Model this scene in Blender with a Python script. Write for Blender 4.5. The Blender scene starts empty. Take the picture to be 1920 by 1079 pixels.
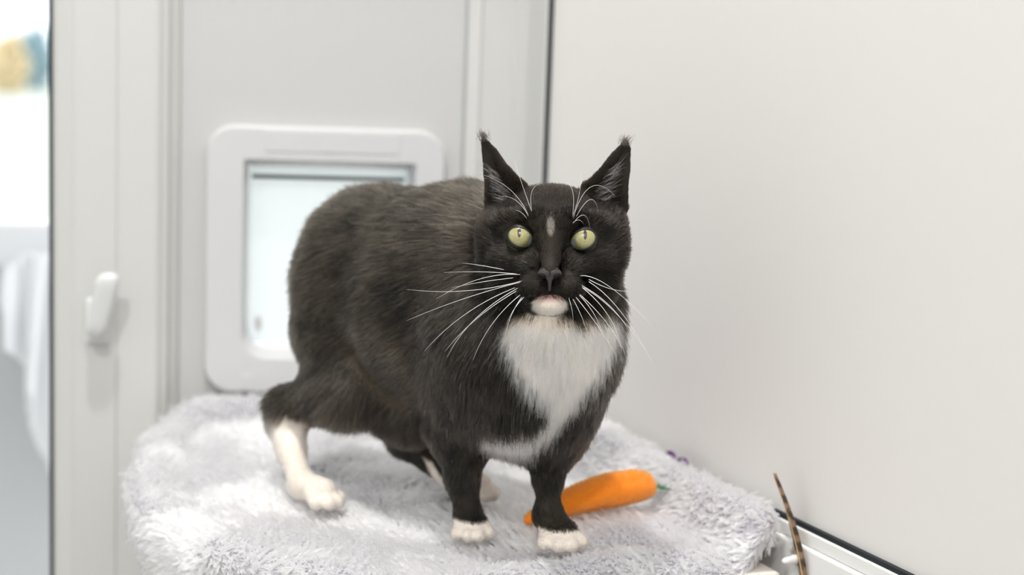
import bpy, bmesh, math
import numpy as np
from mathutils import Matrix, Vector

C = bpy.context.scene.collection
S = bpy.context.scene
rng = np.random.default_rng(7)
PI = math.pi

# ------------------------------------------------------------------ camera
F, W, H = 3000.0, 1920, 1079
CAM = np.array([0.0, 0.0, 1.15])
_p, _t, _a = math.radians(7.6), math.radians(2.06), math.radians(8.5)
FW = np.array([math.sin(_a) * math.cos(_p), math.cos(_a) * math.cos(_p), -math.sin(_p)])
_R0 = np.array([math.cos(_a), -math.sin(_a), 0.0])
_U0 = np.cross(_R0, FW)
RT = math.cos(_t) * _R0 + math.sin(_t) * _U0
UP = -math.sin(_t) * _R0 + math.cos(_t) * _U0

def P(px, py, d):                     # a measured pixel at its real distance -> world point
    return CAM + d * (FW + RT * (px - W / 2) / F - UP * (py - H / 2) / F)

cam = bpy.data.objects.new('camera', bpy.data.cameras.new('camera'))
C.objects.link(cam)
m = Matrix.Identity(4)
for i, v in enumerate((RT, UP, -FW)):
    for j in range(3):
        m[j][i] = v[j]
m.translation = Vector(CAM)
cam.matrix_world = m
cam.data.sensor_width = 36.0
cam.data.lens = 36.0 * F / W
cam.data.clip_start = 0.02
cam.data.dof.use_dof = True
cam.data.dof.focus_distance = 1.095
cam.data.dof.aperture_fstop = 4.0
S.camera = cam

# ------------------------------------------------------------------ world, lights, exposure
world = bpy.data.worlds.new('sky')
S.world = world
world.use_nodes = True
bg = world.node_tree.nodes['Background']
bg.inputs[0].default_value = (0.965, 0.98, 1.0, 1)
bg.inputs[1].default_value = 2.2

def area(name, loc, aim, size, power, col):
    l = bpy.data.lights.new(name, 'AREA')
    l.shape = 'DISK'
    l.size = size
    l.energy = power
    l.color = col
    o = bpy.data.objects.new(name, l)
    C.objects.link(o)
    o.location = loc
    o.rotation_euler = (Vector(aim) - Vector(loc)).to_track_quat('-Z', 'Y').to_euler()
    return o

area('ceiling_downlight', (-0.13, 0.98, 2.85), (-0.13, 0.98, 0), 0.10, 28.0, (1.0, 0.975, 0.945))
sun = bpy.data.lights.new('sun', 'SUN')
sun.energy = 0.95
sun.angle = math.radians(2.5)
sun.color = (1.0, 0.965, 0.93)
sun_o = bpy.data.objects.new('sun', sun)
C.objects.link(sun_o)
sun_o.rotation_euler = Vector((0.22, 1.0, -0.92)).to_track_quat('-Z', 'Y').to_euler()

S.cycles.max_bounces = 16
S.cycles.diffuse_bounces = 8
S.cycles.transmission_bounces = 12
S.view_settings.view_transform = 'Standard'
S.view_settings.look = 'None'
S.view_settings.exposure = 0.0
S.view_settings.gamma = 1.0
S.view_settings.use_curve_mapping = False

# ------------------------------------------------------------------ helpers
def tag(o, label=None, cat=None, group=None, kind=None):
    for k, v in (('label', label), ('category', cat), ('group', group), ('kind', kind)):
        if v:
            o[k] = v
    return o

def empty(name, loc=(0, 0, 0)):
    o = bpy.data.objects.new(name, None)
    o.empty_display_size = 0.02
    C.objects.link(o)
    o.location = loc
    return o

def put(o, parent):
    C.objects.link(o)
    if parent is not None:
        o.parent = parent
        if parent.type == 'EMPTY' and parent.parent is None:
            o.matrix_parent_inverse = Matrix.Translation(-Vector(parent.location))
    return o

def obj(name, bm, mat, parent=None, smooth=False):
    me = bpy.data.meshes.new(name)
    bmesh.ops.recalc_face_normals(bm, faces=bm.faces)
    bm.to_mesh(me)
    bm.free()
    if smooth:
        me.polygons.foreach_set('use_smooth', [True] * len(me.polygons))
    me.materials.append(mat)
    return put(bpy.data.objects.new(name, me), parent)

def pymesh(name, v, f, mat, parent=None, smooth=True):
    me = bpy.data.meshes.new(name)
    me.from_pydata([tuple(map(float, x)) for x in v], [], f)
    me.update()
    if smooth:
        me.polygons.foreach_set('use_smooth', [True] * len(me.polygons))
    me.materials.append(mat)
    return put(bpy.data.objects.new(name, me), parent)

def box(bm, lo, hi, bev=0.0, seg=2):
    r = bmesh.ops.create_cube(bm, size=1.0)
    vs = r['verts']
    for v in vs:
        v.co = Vector([lo[i] + (v.co[i] + 0.5) * (hi[i] - lo[i]) for i in range(3)])
    if bev:
        es = list({e for v in vs for e in v.link_edges})
        bmesh.ops.bevel(bm, geom=es, offset=bev, segments=seg, profile=0.5, affect='EDGES')
    return vs

def prism(poly, z0, z1):               # extruded vertical profile (uPVC sections)
    bm = bmesh.new()
    a = [bm.verts.new((x, y, z0)) for x, y in poly]
    b = [bm.verts.new((x, y, z1)) for x, y in poly]
    n = len(poly)
    for i in range(n):
        bm.faces.new((a[i], a[(i + 1) % n], b[(i + 1) % n], b[i]))
    bm.faces.new(a[::-1])
    bm.faces.new(b)
    return bm

def rounded_rect(w, h, r, n=10, cx=0.0, cy=0.0):
    pts = []
    for sx, sy, a0 in ((1, 1, 0), (-1, 1, 90), (-1, -1, 180), (1, -1, 270)):
        for k in range(n + 1):
            a = math.radians(a0 + 90 * k / n)
            pts.append((cx + sx * (w / 2 - r) + r * math.cos(a), cy + sy * (h / 2 - r) + r * math.sin(a)))
    return pts

def tube(pts, radii, n=6):
    pts = np.asarray(pts, float)
    v, f = [], []
    tan = np.gradient(pts, axis=0)
    tan /= np.linalg.norm(tan, axis=1)[:, None]
    ref = np.array([0.13, 0.27, 0.95])
    for i, (p, t, r) in enumerate(zip(pts, tan, radii)):
        a = np.cross(t, ref); a /= np.linalg.norm(a)
        b = np.cross(t, a)
        for k in range(n):
            q = 2 * PI * k / n
            v.append(p + r * (a * math.cos(q) + b * math.sin(q)))
    for i in range(len(pts) - 1):
        for k in range(n):
            f.append((i * n + k, i * n + (k + 1) % n, (i + 1) * n + (k + 1) % n, (i + 1) * n + k))
    f.append(tuple(range(n))[::-1])
    f.append(tuple(range((len(pts) - 1) * n, len(pts) * n)))
    return v, f

def bezier(a, c, b, n=14):
    t = np.linspace(0, 1, n)[:, None]
    return (1 - t) ** 2 * a + 2 * t * (1 - t) * c + t * t * b

def vnoise(p, seed=0):                 # lattice value noise, -1..1
    p = np.asarray(p, np.float64)
    i = np.floor(p).astype(np.int64)
    f = p - i
    f = f * f * (3 - 2 * f)
    out = np.zeros(len(p))
    for dx in (0, 1):
        for dy in (0, 1):
            for dz in (0, 1):
                h = ((i[:, 0] + dx) * 73856093) ^ ((i[:, 1] + dy) * 19349663) ^ ((i[:, 2] + dz) * 83492791) ^ (seed * 2654435761)
                h &= 0xffffffff
                h = ((h ^ (h >> 15)) * 2246822519) & 0xffffffff
                h = ((h ^ (h >> 13)) * 3266489917) & 0xffffffff
                h ^= h >> 16
                w = (f[:, 0] if dx else 1 - f[:, 0]) * (f[:, 1] if dy else 1 - f[:, 1]) * (f[:, 2] if dz else 1 - f[:, 2])
                out += w * (h / 2147483648.0 - 1.0)
    return out

def sstep(x, a, b):
    t = np.clip((x - a) / (b - a), 0, 1)
    return t * t * (3 - 2 * t)

def unit(v):
    return v / (np.linalg.norm(v, axis=-1, keepdims=True) + 1e-12)

def mat(name, col, rough=0.5, spec=0.5, metal=0.0, coat=0.0, noise=None, bump=None, sheen=0.0):
    m = bpy.data.materials.new(name)
    m.use_nodes = True
    nt = m.node_tree
    b = nt.nodes['Principled BSDF']
    b.inputs['Base Color'].default_value = (*col, 1)
    b.inputs['Roughness'].default_value = rough
    b.inputs['Specular IOR Level'].default_value = spec
    b.inputs['Metallic'].default_value = metal
    b.inputs['Coat Weight'].default_value = coat
    b.inputs['Sheen Weight'].default_value = sheen
    if noise or bump:
        tc = nt.nodes.new('ShaderNodeTexCoord')
    if noise:
        sc, col2 = noise
        n = nt.nodes.new('ShaderNodeTexNoise'); n.inputs['Scale'].default_value = sc; n.inputs['Detail'].default_value = 4
        mx = nt.nodes.new('ShaderNodeMix'); mx.data_type = 'RGBA'
        mx.inputs[6].default_value = (*col, 1); mx.inputs[7].default_value = (*col2, 1)
        nt.links.new(tc.outputs['Object'], n.inputs['Vector'])
        nt.links.new(n.outputs['Fac'], mx.inputs[0])
        nt.links.new(mx.outputs[2], b.inputs['Base Color'])
    if bump:
        sc, st, ds = bump
        n = nt.nodes.new('ShaderNodeTexNoise'); n.inputs['Scale'].default_value = sc; n.inputs['Detail'].default_value = 3
        bp = nt.nodes.new('ShaderNodeBump'); bp.inputs['Strength'].default_value = st; bp.inputs['Distance'].default_value = ds
        nt.links.new(tc.outputs['Object'], n.inputs['Vector'])
        nt.links.new(n.outputs['Fac'], bp.inputs['Height'])
        nt.links.new(bp.outputs[0], b.inputs['Normal'])
    return m

def fur_mat(name, attr, rough=0.35, radial=0.5, coat=0.0, jitter=0.1, ior=1.45):
    m = bpy.data.materials.new(name)
    m.use_nodes = True
    nt = m.node_tree
    nt.nodes.clear()
    out = nt.nodes.new('ShaderNodeOutputMaterial')
    at = nt.nodes.new('ShaderNodeAttribute'); at.attribute_name = attr
    h = nt.nodes.new('ShaderNodeBsdfHairPrincipled')
    h.parametrization = 'COLOR'
    nt.links.new(at.outputs['Color'], h.inputs['Color'])
    h.inputs['Roughness'].default_value = rough
    h.inputs['Radial Roughness'].default_value = radial
    h.inputs['Coat'].default_value = coat
    h.inputs['IOR'].default_value = ior
    h.inputs['Random Roughness'].default_value = jitter
    nt.links.new(h.outputs[0], out.inputs['Surface'])
    return m

def strands(name, pts, rad, col, material, parent):
    """pts (N,K,3), rad (N,K), col (N,3): one curves object, a colour per strand."""
    n, k = pts.shape[:2]
    cu = bpy.data.hair_curves.new(name)
    cu.add_curves([k] * n)
    cu.points.foreach_set('position', np.ascontiguousarray(pts, np.float32).ravel())
    ra = cu.attributes.get('radius') or cu.attributes.new('radius', 'FLOAT', 'POINT')
    ra.data.foreach_set('value', np.ascontiguousarray(rad, np.float32).ravel())
    ca = cu.attributes.new('strand_colour', 'FLOAT_COLOR', 'CURVE')
    ca.data.foreach_set('color', np.hstack([col, np.ones((n, 1))]).astype(np.float32).ravel())
    cu.materials.append(material)
    return put(bpy.data.objects.new(name, cu), parent)

# ------------------------------------------------------------------ materials
M = {}
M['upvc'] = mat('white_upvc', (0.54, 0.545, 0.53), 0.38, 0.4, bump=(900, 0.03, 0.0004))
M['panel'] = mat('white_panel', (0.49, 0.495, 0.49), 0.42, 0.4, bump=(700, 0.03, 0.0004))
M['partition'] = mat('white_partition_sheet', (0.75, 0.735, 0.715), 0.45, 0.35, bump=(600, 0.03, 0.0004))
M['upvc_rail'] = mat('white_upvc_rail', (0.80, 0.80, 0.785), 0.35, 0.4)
M['handle'] = mat('handle_plastic', (0.66, 0.67, 0.665), 0.3, 0.45)
M['gasket'] = mat('black_rubber', (0.012, 0.016, 0.02), 0.6, 0.3)
M['grey_gasket'] = mat('grey_rubber', (0.35, 0.36, 0.36), 0.6, 0.3)
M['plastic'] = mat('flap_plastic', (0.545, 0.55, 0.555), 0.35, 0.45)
M['white_gloss'] = mat('white_gloss_plastic', (0.86, 0.87, 0.88), 0.12, 0.6)
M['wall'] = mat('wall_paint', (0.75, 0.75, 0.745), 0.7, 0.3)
M['floor'] = mat('floor_vinyl', (0.55, 0.54, 0.52), 0.5, 0.4, noise=(8, (0.5, 0.49, 0.47)))
M['shelf'] = mat('shelf_laminate', (0.72, 0.66, 0.60), 0.4, 0.4)  # beige holds the warm reflected light of the lit top edge
M['steel_and_shade'] = mat('grey_and_shaded_shelf_edge', (0.50, 0.50, 0.49), 0.45, 0.5)  # on the apron, grey stands for the shade on the shelf front

def glass_mat(name, tint, rough, frost):
    m = bpy.data.materials.new(name)
    m.use_nodes = True
    nt = m.node_tree
    nt.nodes.clear()
    N, L = nt.nodes.new, nt.links.new
    out = N('ShaderNodeOutputMaterial')
    tr = N('ShaderNodeBsdfTransparent'); tr.inputs[0].default_value = (*tint, 1)
    gl = N('ShaderNodeBsdfGlossy'); gl.inputs['Roughness'].default_value = rough
    fr = N('ShaderNodeFresnel'); fr.inputs[0].default_value = 1.45
    mx = N('ShaderNodeMixShader')
    L(fr.outputs[0], mx.inputs[0]); L(tr.outputs[0], mx.inputs[1]); L(gl.outputs[0], mx.inputs[2])
    last = mx
    if frost:
        df = N('ShaderNodeBsdfTranslucent'); df.inputs[0].default_value = (0.9, 0.93, 0.95, 1)
        d2 = N('ShaderNodeBsdfDiffuse'); d2.inputs[0].default_value = (0.85, 0.88, 0.9, 1)
        a = N('ShaderNodeMixShader'); a.inputs[0].default_value = 0.45
        L(df.outputs[0], a.inputs[1]); L(d2.outputs[0], a.inputs[2])
        mx2 = N('ShaderNodeMixShader'); mx2.inputs[0].default_value = frost
        L(mx.outputs[0], mx2.inputs[1]); L(a.outputs[0], mx2.inputs[2])
        last = mx2
    L(last.outputs[0], out.inputs['Surface'])
    return m

M['glass'] = glass_mat('window_glass', (0.98, 0.985, 0.99), 0.0, 0.0)
M['flap_clear'] = glass_mat('clear_flap_plastic', (0.93, 0.94, 0.96), 0.1, 0.45)

# ------------------------------------------------------------------ the room
YB = 1.68                               # face of the back wall
ZT = 2.9

def struct(o):
    o['kind'] = 'structure'
    return o

bm = bmesh.new(); box(bm, (-1.6, -1.5, -0.05), (1.5, YB + 0.08, 0.0)); struct(obj('floor', bm, M['floor']))
bm = bmesh.new(); box(bm, (-1.6, -0.1, ZT), (1.5, YB + 0.08, ZT + 0.05)); struct(obj('cut_ceiling', bm, M['wall']))  # unseen; cut short at the front so the sun comes in
bm = bmesh.new(); box(bm, (-1.65, -1.5, 0), (-1.6, YB + 0.08, ZT)); struct(obj('wall_left', bm, M['wall']))
bm = bmesh.new(); box(bm, (-1.6, -1.55, 0), (1.5, -1.5, 2.4)); struct(obj('added_wall_front', bm, M['wall']))  # unseen wall added to hold back sky light, open above for the sun

# back wall: a white panel with a rectangular hole for the pet door
FX0, FX1, FZ0, FZ1 = -0.0725, 0.1745, 0.809, 1.0885     # pet door outer frame
fcx, fcz = (FX0 + FX1) / 2, (FZ0 + FZ1) / 2
wall = empty('wall_back', (0.05, YB, 0)); struct(wall)
hx0, hx1, hz0, hz1 = FX0 + 0.03, FX1 - 0.03, FZ0 + 0.03, FZ1 - 0.03
bm = bmesh.new()
for lo, hi in (((-0.0985, 0.0), (hx0, ZT)), ((hx1, 0.0), (0.192, ZT)), ((hx0, 0.0), (hx1, hz0)), ((hx0, hz1), (hx1, ZT))):
    box(bm, (lo[0], YB, lo[1]), (hi[0], YB + 0.03, hi[1]))
bmesh.ops.remove_doubles(bm, verts=bm.verts, dist=1e-5)
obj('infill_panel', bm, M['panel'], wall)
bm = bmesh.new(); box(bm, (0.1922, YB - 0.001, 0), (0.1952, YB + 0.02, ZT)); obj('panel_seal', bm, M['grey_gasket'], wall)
# corner post: two shallow facets
post = [(0.1953, YB - 0.002), (0.2085, YB - 0.004), (0.2105, YB - 0.0005), (0.246, YB + 0.004), (0.262, YB - 0.018), (0.262, YB + 0.06), (0.1953, YB + 0.06)]
obj('corner_post', prism(post, 0, ZT), M['upvc'], wall)

# right partition: frame, rubber gasket, big flush sheet. d runs from the corner towards the camera
PD = np.array([0.26, -0.966]); PD = PD / np.linalg.norm(PD)
PN = np.array([-PD[1], PD[0]])          # into the partition (away from the room): +x side
PN = PN if PN[0] > 0 else -PN
PO = np.array([0.262, 1.66])
def pw(s, n, z):
    q = PO + PD * s + PN * n
    return (q[0], q[1], z)
def pbox(bm, s0, s1, n0, n1, z0, z1, bev=0.0):
    vs = box(bm, (s0, n0, z0), (s1, n1, z1), bev)
    for v in bm.verts:
        v.co = Vector(pw(v.co.x, v.co.y, v.co.z))
wr = empty('wall_right', pw(0.9, 0.02, 0)); struct(wr)
SG = 0.0365                             # where the gasket stands along the partition
ZG = 0.8165                             # height of the lower gasket
bm = bmesh.new(); pbox(bm, SG + 0.0032, 3.0, 0.003, 0.022, ZG + 0.0015, ZT); obj('sheet', bm, M['partition'], wr)
bm = bmesh.new(); pbox(bm, SG, SG + 0.0034, -0.0012, 0.02, ZG - 0.0018, ZT); obj('gasket', bm, M['gasket'], wr)
bm = bmesh.new(); pbox(bm, SG + 0.003, 3.0, -0.0012, 0.02, ZG - 0.0022, ZG + 0.0016); obj('gasket', bm, M['gasket'], wr)
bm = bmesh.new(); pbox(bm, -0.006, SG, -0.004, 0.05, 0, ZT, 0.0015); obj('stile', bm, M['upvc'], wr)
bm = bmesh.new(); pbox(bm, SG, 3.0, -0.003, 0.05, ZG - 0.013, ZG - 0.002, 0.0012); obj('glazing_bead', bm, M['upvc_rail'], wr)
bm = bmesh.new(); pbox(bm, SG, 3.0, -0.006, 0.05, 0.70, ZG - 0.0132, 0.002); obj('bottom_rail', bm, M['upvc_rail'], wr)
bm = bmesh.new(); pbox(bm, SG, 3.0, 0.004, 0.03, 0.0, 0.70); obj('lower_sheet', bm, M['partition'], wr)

# window at the left: glass, black gasket, bead, sash with handle, outer frame
win = empty('window_1', (-0.4, YB, 0)); struct(win)
GX = -0.2225
obj('glass_pane', prism([(-1.45, YB - 0.012), (GX - 0.001, YB - 0.012), (GX - 0.001, YB - 0.008), (-1.45, YB - 0.008)], 0.35, 2.2), M['glass'], win)
obj('gasket', prism([(GX - 0.0045, YB - 0.019), (GX + 0.0006, YB - 0.019), (GX + 0.0006, YB + 0.03), (GX - 0.0045, YB + 0.03)], 0.33, 2.22), M['gasket'], win)
bead = [(GX, YB - 0.020), (GX + 0.004, YB - 0.024), (GX + 0.0175, YB - 0.0295), (GX + 0.021, YB - 0.0295), (GX + 0.021, YB + 0.03), (GX, YB + 0.03)]
obj('glazing_bead', prism(bead, 0.30, 2.25), M['upvc'], win)
sash = [(GX + 0.0213, YB - 0.031), (GX + 0.0625, YB - 0.031), (GX + 0.064, YB - 0.0295), (GX + 0.064, YB + 0.03), (GX + 0.0213, YB + 0.03)]
obj('sash', prism(sash, 0.25, 2.3), M['upvc'], win)
fr = [(GX + 0.0641, YB - 0.030), (GX + 0.101, YB - 0.030), (GX + 0.1045, YB - 0.0285), (GX + 0.108, YB - 0.024), (GX + 0.113, YB - 0.021), (GX + 0.115, YB - 0.012), (GX + 0.1235, YB - 0.003), (GX + 0.1235, YB + 0.05), (GX + 0.0641, YB + 0.05)]
obj('outer_frame', prism(fr, 0.0, ZT), M['upvc'], win)
bm = bmesh.new(); box(bm, (-1.6, YB - 0.03, 0), (GX + 0.0213, YB + 0.04, 0.33), 0.002); box(bm, (-1.6, YB - 0.03, 2.22), (GX + 0.0213, YB + 0.04, ZT), 0.002)
box(bm, (-1.6, YB - 0.03, 0.3), (-1.45, YB + 0.04, 2.25), 0.002)
obj('frame_rails', bm, M['upvc'], win)

# handle: round neck on the sash and a lever that stands up and out
def on_wall(px, py, y):
    q = FW + RT * (px - W / 2) / F - UP * (py - H / 2) / F
    return CAM + q * ((y - CAM[1]) / q[1])
ys = YB - 0.031
hb = on_wall(184, 612, ys)
hd = empty('handle', (0, 0, 0)); hd.parent = win; hd.matrix_parent_inverse = Matrix.Translation(-Vector(win.location))
bm = bmesh.new()
box(bm, (hb[0] - 0.012, ys - 0.007, hb[2] - 0.017), (hb[0] + 0.012, ys, hb[2] + 0.030), 0.004, 4)
o = obj('base_plate', bm, M['handle'], hd, True)
bm = bmesh.new()
bmesh.ops.create_cone(bm, cap_ends=True, segments=28, radius1=0.0105, radius2=0.009, depth=0.022, matrix=Matrix.Translation((hb[0], ys - 0.015, hb[2])) @ Matrix.Rotation(PI / 2, 4, 'X'))
bmesh.ops.bevel(bm, geom=[e for e in bm.edges if e.calc_length() < 0.004], offset=0.0012, segments=2, affect='EDGES')
obj('neck', bm, M['handle'], hd, True)
bm = bmesh.new()                        # lever: 7 sections from the neck up to the tip
secs = []
for k in range(9):
    t = k / 8
    cx = hb[0] + 0.000 + 0.0145 * t
    cz = hb[2] - 0.006 + 0.066 * t
    cy = ys - 0.022 - 0.013 * t
    w = 0.0085 + 0.0035 * math.sin(PI * min(t, .9) * .55)
    th = 0.0062 + 0.002 * t
    if k == 8: w *= .72; th *= .6
    if k == 0: w *= .8; th *= .7
    ring = []
    for j in range(14):
        a = 2 * PI * j / 14
        ca, sa = math.cos(a), math.sin(a)
        ring.append(bm.verts.new((cx + w * math.copysign(abs(ca) ** .55, ca), cy + th * math.copysign(abs(sa) ** .55, sa), cz)))
    secs.append(ring)
for a, b in zip(secs, secs[1:]):
    for j in range(14):
        bm.faces.new((a[j], a[(j + 1) % 14], b[(j + 1) % 14], b[j]))
bm.faces.new(secs[0][::-1]); bm.faces.new(secs[-1])
o = obj('lever', bm, M['handle'], hd, True)
sb = o.modifiers.new('s', 'SUBSURF'); sb.levels = sb.render_levels = 1

# ------------------------------------------------------------------ pet door
flap = empty('cat_flap', (fcx, YB, FZ0))
tag(flap, 'large white plastic cat flap with rounded frame and clear door in the back panel', 'cat flap')
def loft(loops, mat_, name, parent, cap=True, smooth=True):
    bm = bmesh.new()
    L = [[bm.verts.new((x, y, z)) for (x, z), y in ((q, yy) for q in poly)] for poly, yy in loops]
    n = len(L[0])
    for a, b in zip(L, L[1:]):
        for i in range(n):
            bm.faces.new((a[i], a[(i + 1) % n], b[(i + 1) % n], b[i]))
    return obj(name, bm, mat_, parent, smooth)
FWD, FHT = FX1 - FX0, FZ1 - FZ0
R_ = 0.030
yf = YB - 0.017                          # front of the frame
ox0, ox1, oz1, oz0 = -0.0335, 0.1435, 1.0535, 0.8465   # opening
ocx, ocz, ow, oh = (ox0 + ox1) / 2, (oz0 + oz1) / 2, ox1 - ox0, oz1 - oz0
def orr(grow, r):
    pts = rounded_rect(ow + grow, oh + grow, r, 10, ocx, ocz)
    # square upper corners, rounded lower ones
    q = rounded_rect(ow + grow, oh + grow, 0.003, 10, ocx, ocz)
    return q[:22] + pts[22:]
loops = [(rounded_rect(FWD, FHT, R_, 10, fcx, fcz), YB + 0.001),
         (rounded_rect(FWD, FHT, R_, 10, fcx, fcz), yf + 0.005),
         (rounded_rect(FWD - 0.002, FHT - 0.002, R_ - .001, 10, fcx, fcz), yf + 0.002),
         (rounded_rect(FWD - 0.006, FHT - 0.006, R_ - .003, 10, fcx, fcz), yf),
         (orr(0.002, 0.027), yf), (orr(0.0, 0.026), yf + 0.001), (orr(-0.010, 0.024), yf + 0.03), (orr(-0.010, 0.024), YB + 0.045)]
o = loft(loops, M['plastic'], 'frame', flap)
o.data.set_sharp_from_angle(angle=math.radians(35))
bm = bmesh.new(); box(bm, (fcx - 0.063, yf - 0.0008, FZ1 - 0.026), (fcx + 0.075, yf + 0.004, FZ1 - 0.0045), 0.0007); obj('battery_cover', bm, M['plastic'], flap)
bm = bmesh.new(); box(bm, (fcx - 0.003, yf - 0.0014, FZ1 - 0.024), (fcx + 0.009, yf, FZ1 - 0.0225), 0.0004); obj('cover_notch', bm, M['plastic'], flap)
bm = bmesh.new(); box(bm, (FX0 + 0.037, yf - 0.0005, FZ0 + 0.004), (FX0 + 0.052, yf + 0.004, FZ0 + 0.020), 0.0004); obj('screw_cover', bm, M['plastic'], flap)
yd = YB + 0.020
bm = bmesh.new()
bmesh.ops.create_cone(bm, cap_ends=True, segments=20, radius1=0.0028, radius2=0.0028, depth=ow - 0.012, matrix=Matrix.Translation((ocx, yd - 0.009, oz1 - 0.0045)) @ Matrix.Rotation(PI / 2, 4, 'Y'))
obj('hinge_bar', bm, M['white_gloss'], flap, True)
bm = bmesh.new(); box(bm, (ox0 + 0.008, yd - 0.014, oz1 - 0.0205), (ox1 - 0.010, yd - 0.010, oz1 - 0.0165), 0.001); obj('brush_strip', bm, M['gasket'], flap)
bm = bmesh.new(); box(bm, (ox0 + 0.006, yd - 0.004, oz0 + 0.012), (ox1 - 0.006, yd, oz1 - 0.006), 0.0015); ob = obj('clear_door', bm, M['flap_clear'], flap)
bm = bmesh.new(); box(bm, (ox0 + 0.006, yd - 0.007, oz0 + 0.004), (ox1 - 0.006, yd + 0.002, oz0 + 0.0125), 0.0015); obj('door_seal', bm, M['white_gloss'], flap)
bm = bmesh.new(); box(bm, (0.1075, yd - 0.012, oz1 - 0.042), (0.1165, yd - 0.003, oz1 - 0.031), 0.001); obj('magnet_latch', bm, M['gasket'], flap)
bm = bmesh.new(); box(bm, (ox0 + 0.013, yd - 0.009, oz0 + 0.026), (ox0 + 0.020, yd - 0.003, oz0 + 0.040), 0.001); obj('lower_latch', bm, M['steel_and_shade'], flap)

# ------------------------------------------------------------------ outside, beyond the glass
M['lawn'] = mat('lawn', (0.52, 0.57, 0.50), 0.9, 0.1, noise=(3, (0.56, 0.59, 0.53)))
M['leaf_yellow'] = mat('autumn_leaves', (0.82, 0.68, 0.42), 0.8, 0.1, noise=(6, (0.72, 0.65, 0.45)))
M['leaf_dark'] = mat('blue_green_leaves', (0.30, 0.46, 0.52), 0.8, 0.1, noise=(6, (0.36, 0.5, 0.54)))
M['bark'] = mat('bark', (0.12, 0.09, 0.06), 0.9)
M['pen'] = mat('pen_board', (0.50, 0.505, 0.51), 0.5)
M['cloth'] = mat('white_cloth', (0.85, 0.85, 0.86), 0.85, 0.2, sheen=0.3)
bm = bmesh.new(); box(bm, (-60, YB + 0.3, -0.30), (60, 90, -0.2)); struct(obj('lawn', bm, M['lawn']))

def crown(name, loc, r, hgt, mleaf, label):
    t = empty(name, loc)
    tag(t, label, 'tree')
    v, f = tube([Vector(loc) + Vector((0, 0, 0)), Vector(loc) + Vector((0.02, 0, hgt * .5)), Vector(loc) + Vector((0, 0, hgt * .75))], [.1, .08, .05], 10)
    pymesh('trunk', v, f, M['bark'], t)
    n = 1400
    rr = np.random.default_rng(int(abs(loc[0]) * 10))
    d = unit(rr.normal(size=(n, 3))) * (0.45 + .6 * rr.random((n, 1)) ** .5)
    lump = 1 + .25 * vnoise(d * 2.3 + 5, 3)
    c = np.array(loc) + np.array([0, 0, hgt * .62]) + d * np.array([r, r, hgt * .42]) * lump[:, None]
    vs, fs = [], []
    for q in c:
        a = unit(rr.normal(size=3)); b = unit(np.cross(a, rr.normal(size=3)))
        s = .10 + .1 * rr.random()
        i = len(vs)
        vs += [q - a * s, q - b * s * .5, q + a * s, q + b * s * .5]
        fs.append((i, i + 1, i + 2, i + 3))
    pymesh('foliage', vs, fs, mleaf, t, False)
crown('garden_tree', (-9.6, 60, -0.9), 0.62, 2.7, M['leaf_yellow'], 'yellow autumn tree blurred beyond the lawn, at the edge of the window')
crown('garden_tree', (-9.9, 68, -0.9), 0.75, 3.1, M['leaf_dark'], 'dark blue-green tree blurred beyond the lawn, right of the yellow one')

# the outdoor pen's low wall with a white rail, and a cloth hung over it
pen = empty('pen_wall', (-0.6, 2.5, -0.2))
tag(pen, 'low grey outdoor pen wall under a broad white top rail outside the window', 'pen wall')
yp = 2.45
zr1 = on_wall(45, 417, yp)[2]; zr0 = on_wall(45, 502, yp)[2]
bm = bmesh.new(); box(bm, (-3.0, yp, zr0), (-0.1, yp + 0.05, zr1), 0.006); obj('top_rail', bm, M['white_gloss'], pen)
bm = bmesh.new(); box(bm, (-3.0, yp + 0.01, -0.2), (-0.1, yp + 0.04, zr0)); obj('board', bm, M['pen'], pen)
xa, xb = on_wall(22, 600, yp)[0], on_wall(160, 600, yp)[0]
nu, nv = 60, 44
vs, fs = [], []
for j in range(nv):
    for i in range(nu):
        u, v = i / (nu - 1), j / (nv - 1)
        x = xa + (xb - xa) * u
        bot = on_wall(45, 640 + 330 * min(1, u * 1.15) ** 1.2, yp)[2]
        zt = on_wall(45, 500 - 30 * min(1, u * 4), yp)[2]
        z = zt + (bot - zt) * v
        fold = 0.022 * math.sin(u * 17 + 1.2 * math.sin(v * 2.2)) * (0.35 + v) + 0.012 * math.sin(u * 31 + v * 3)
        y = yp - 0.035 - fold * 0.8 - 0.02 * math.sin(PI * min(1, v * 2) / 2)
        vs.append((x + 0.015 * v * math.sin(u * 9), y, z))
for j in range(nv - 1):
    for i in range(nu - 1):
        a = j * nu + i
        fs.append((a, a + 1, a + nu + 1, a + nu))
o = pymesh('hanging_cloth', vs, fs, M['cloth'])
so = o.modifiers.new('t', 'SOLIDIFY'); so.thickness = 0.006
tag(o, 'white folded cloth hung over the outdoor pen rail behind the window glass', 'cloth')

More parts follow.
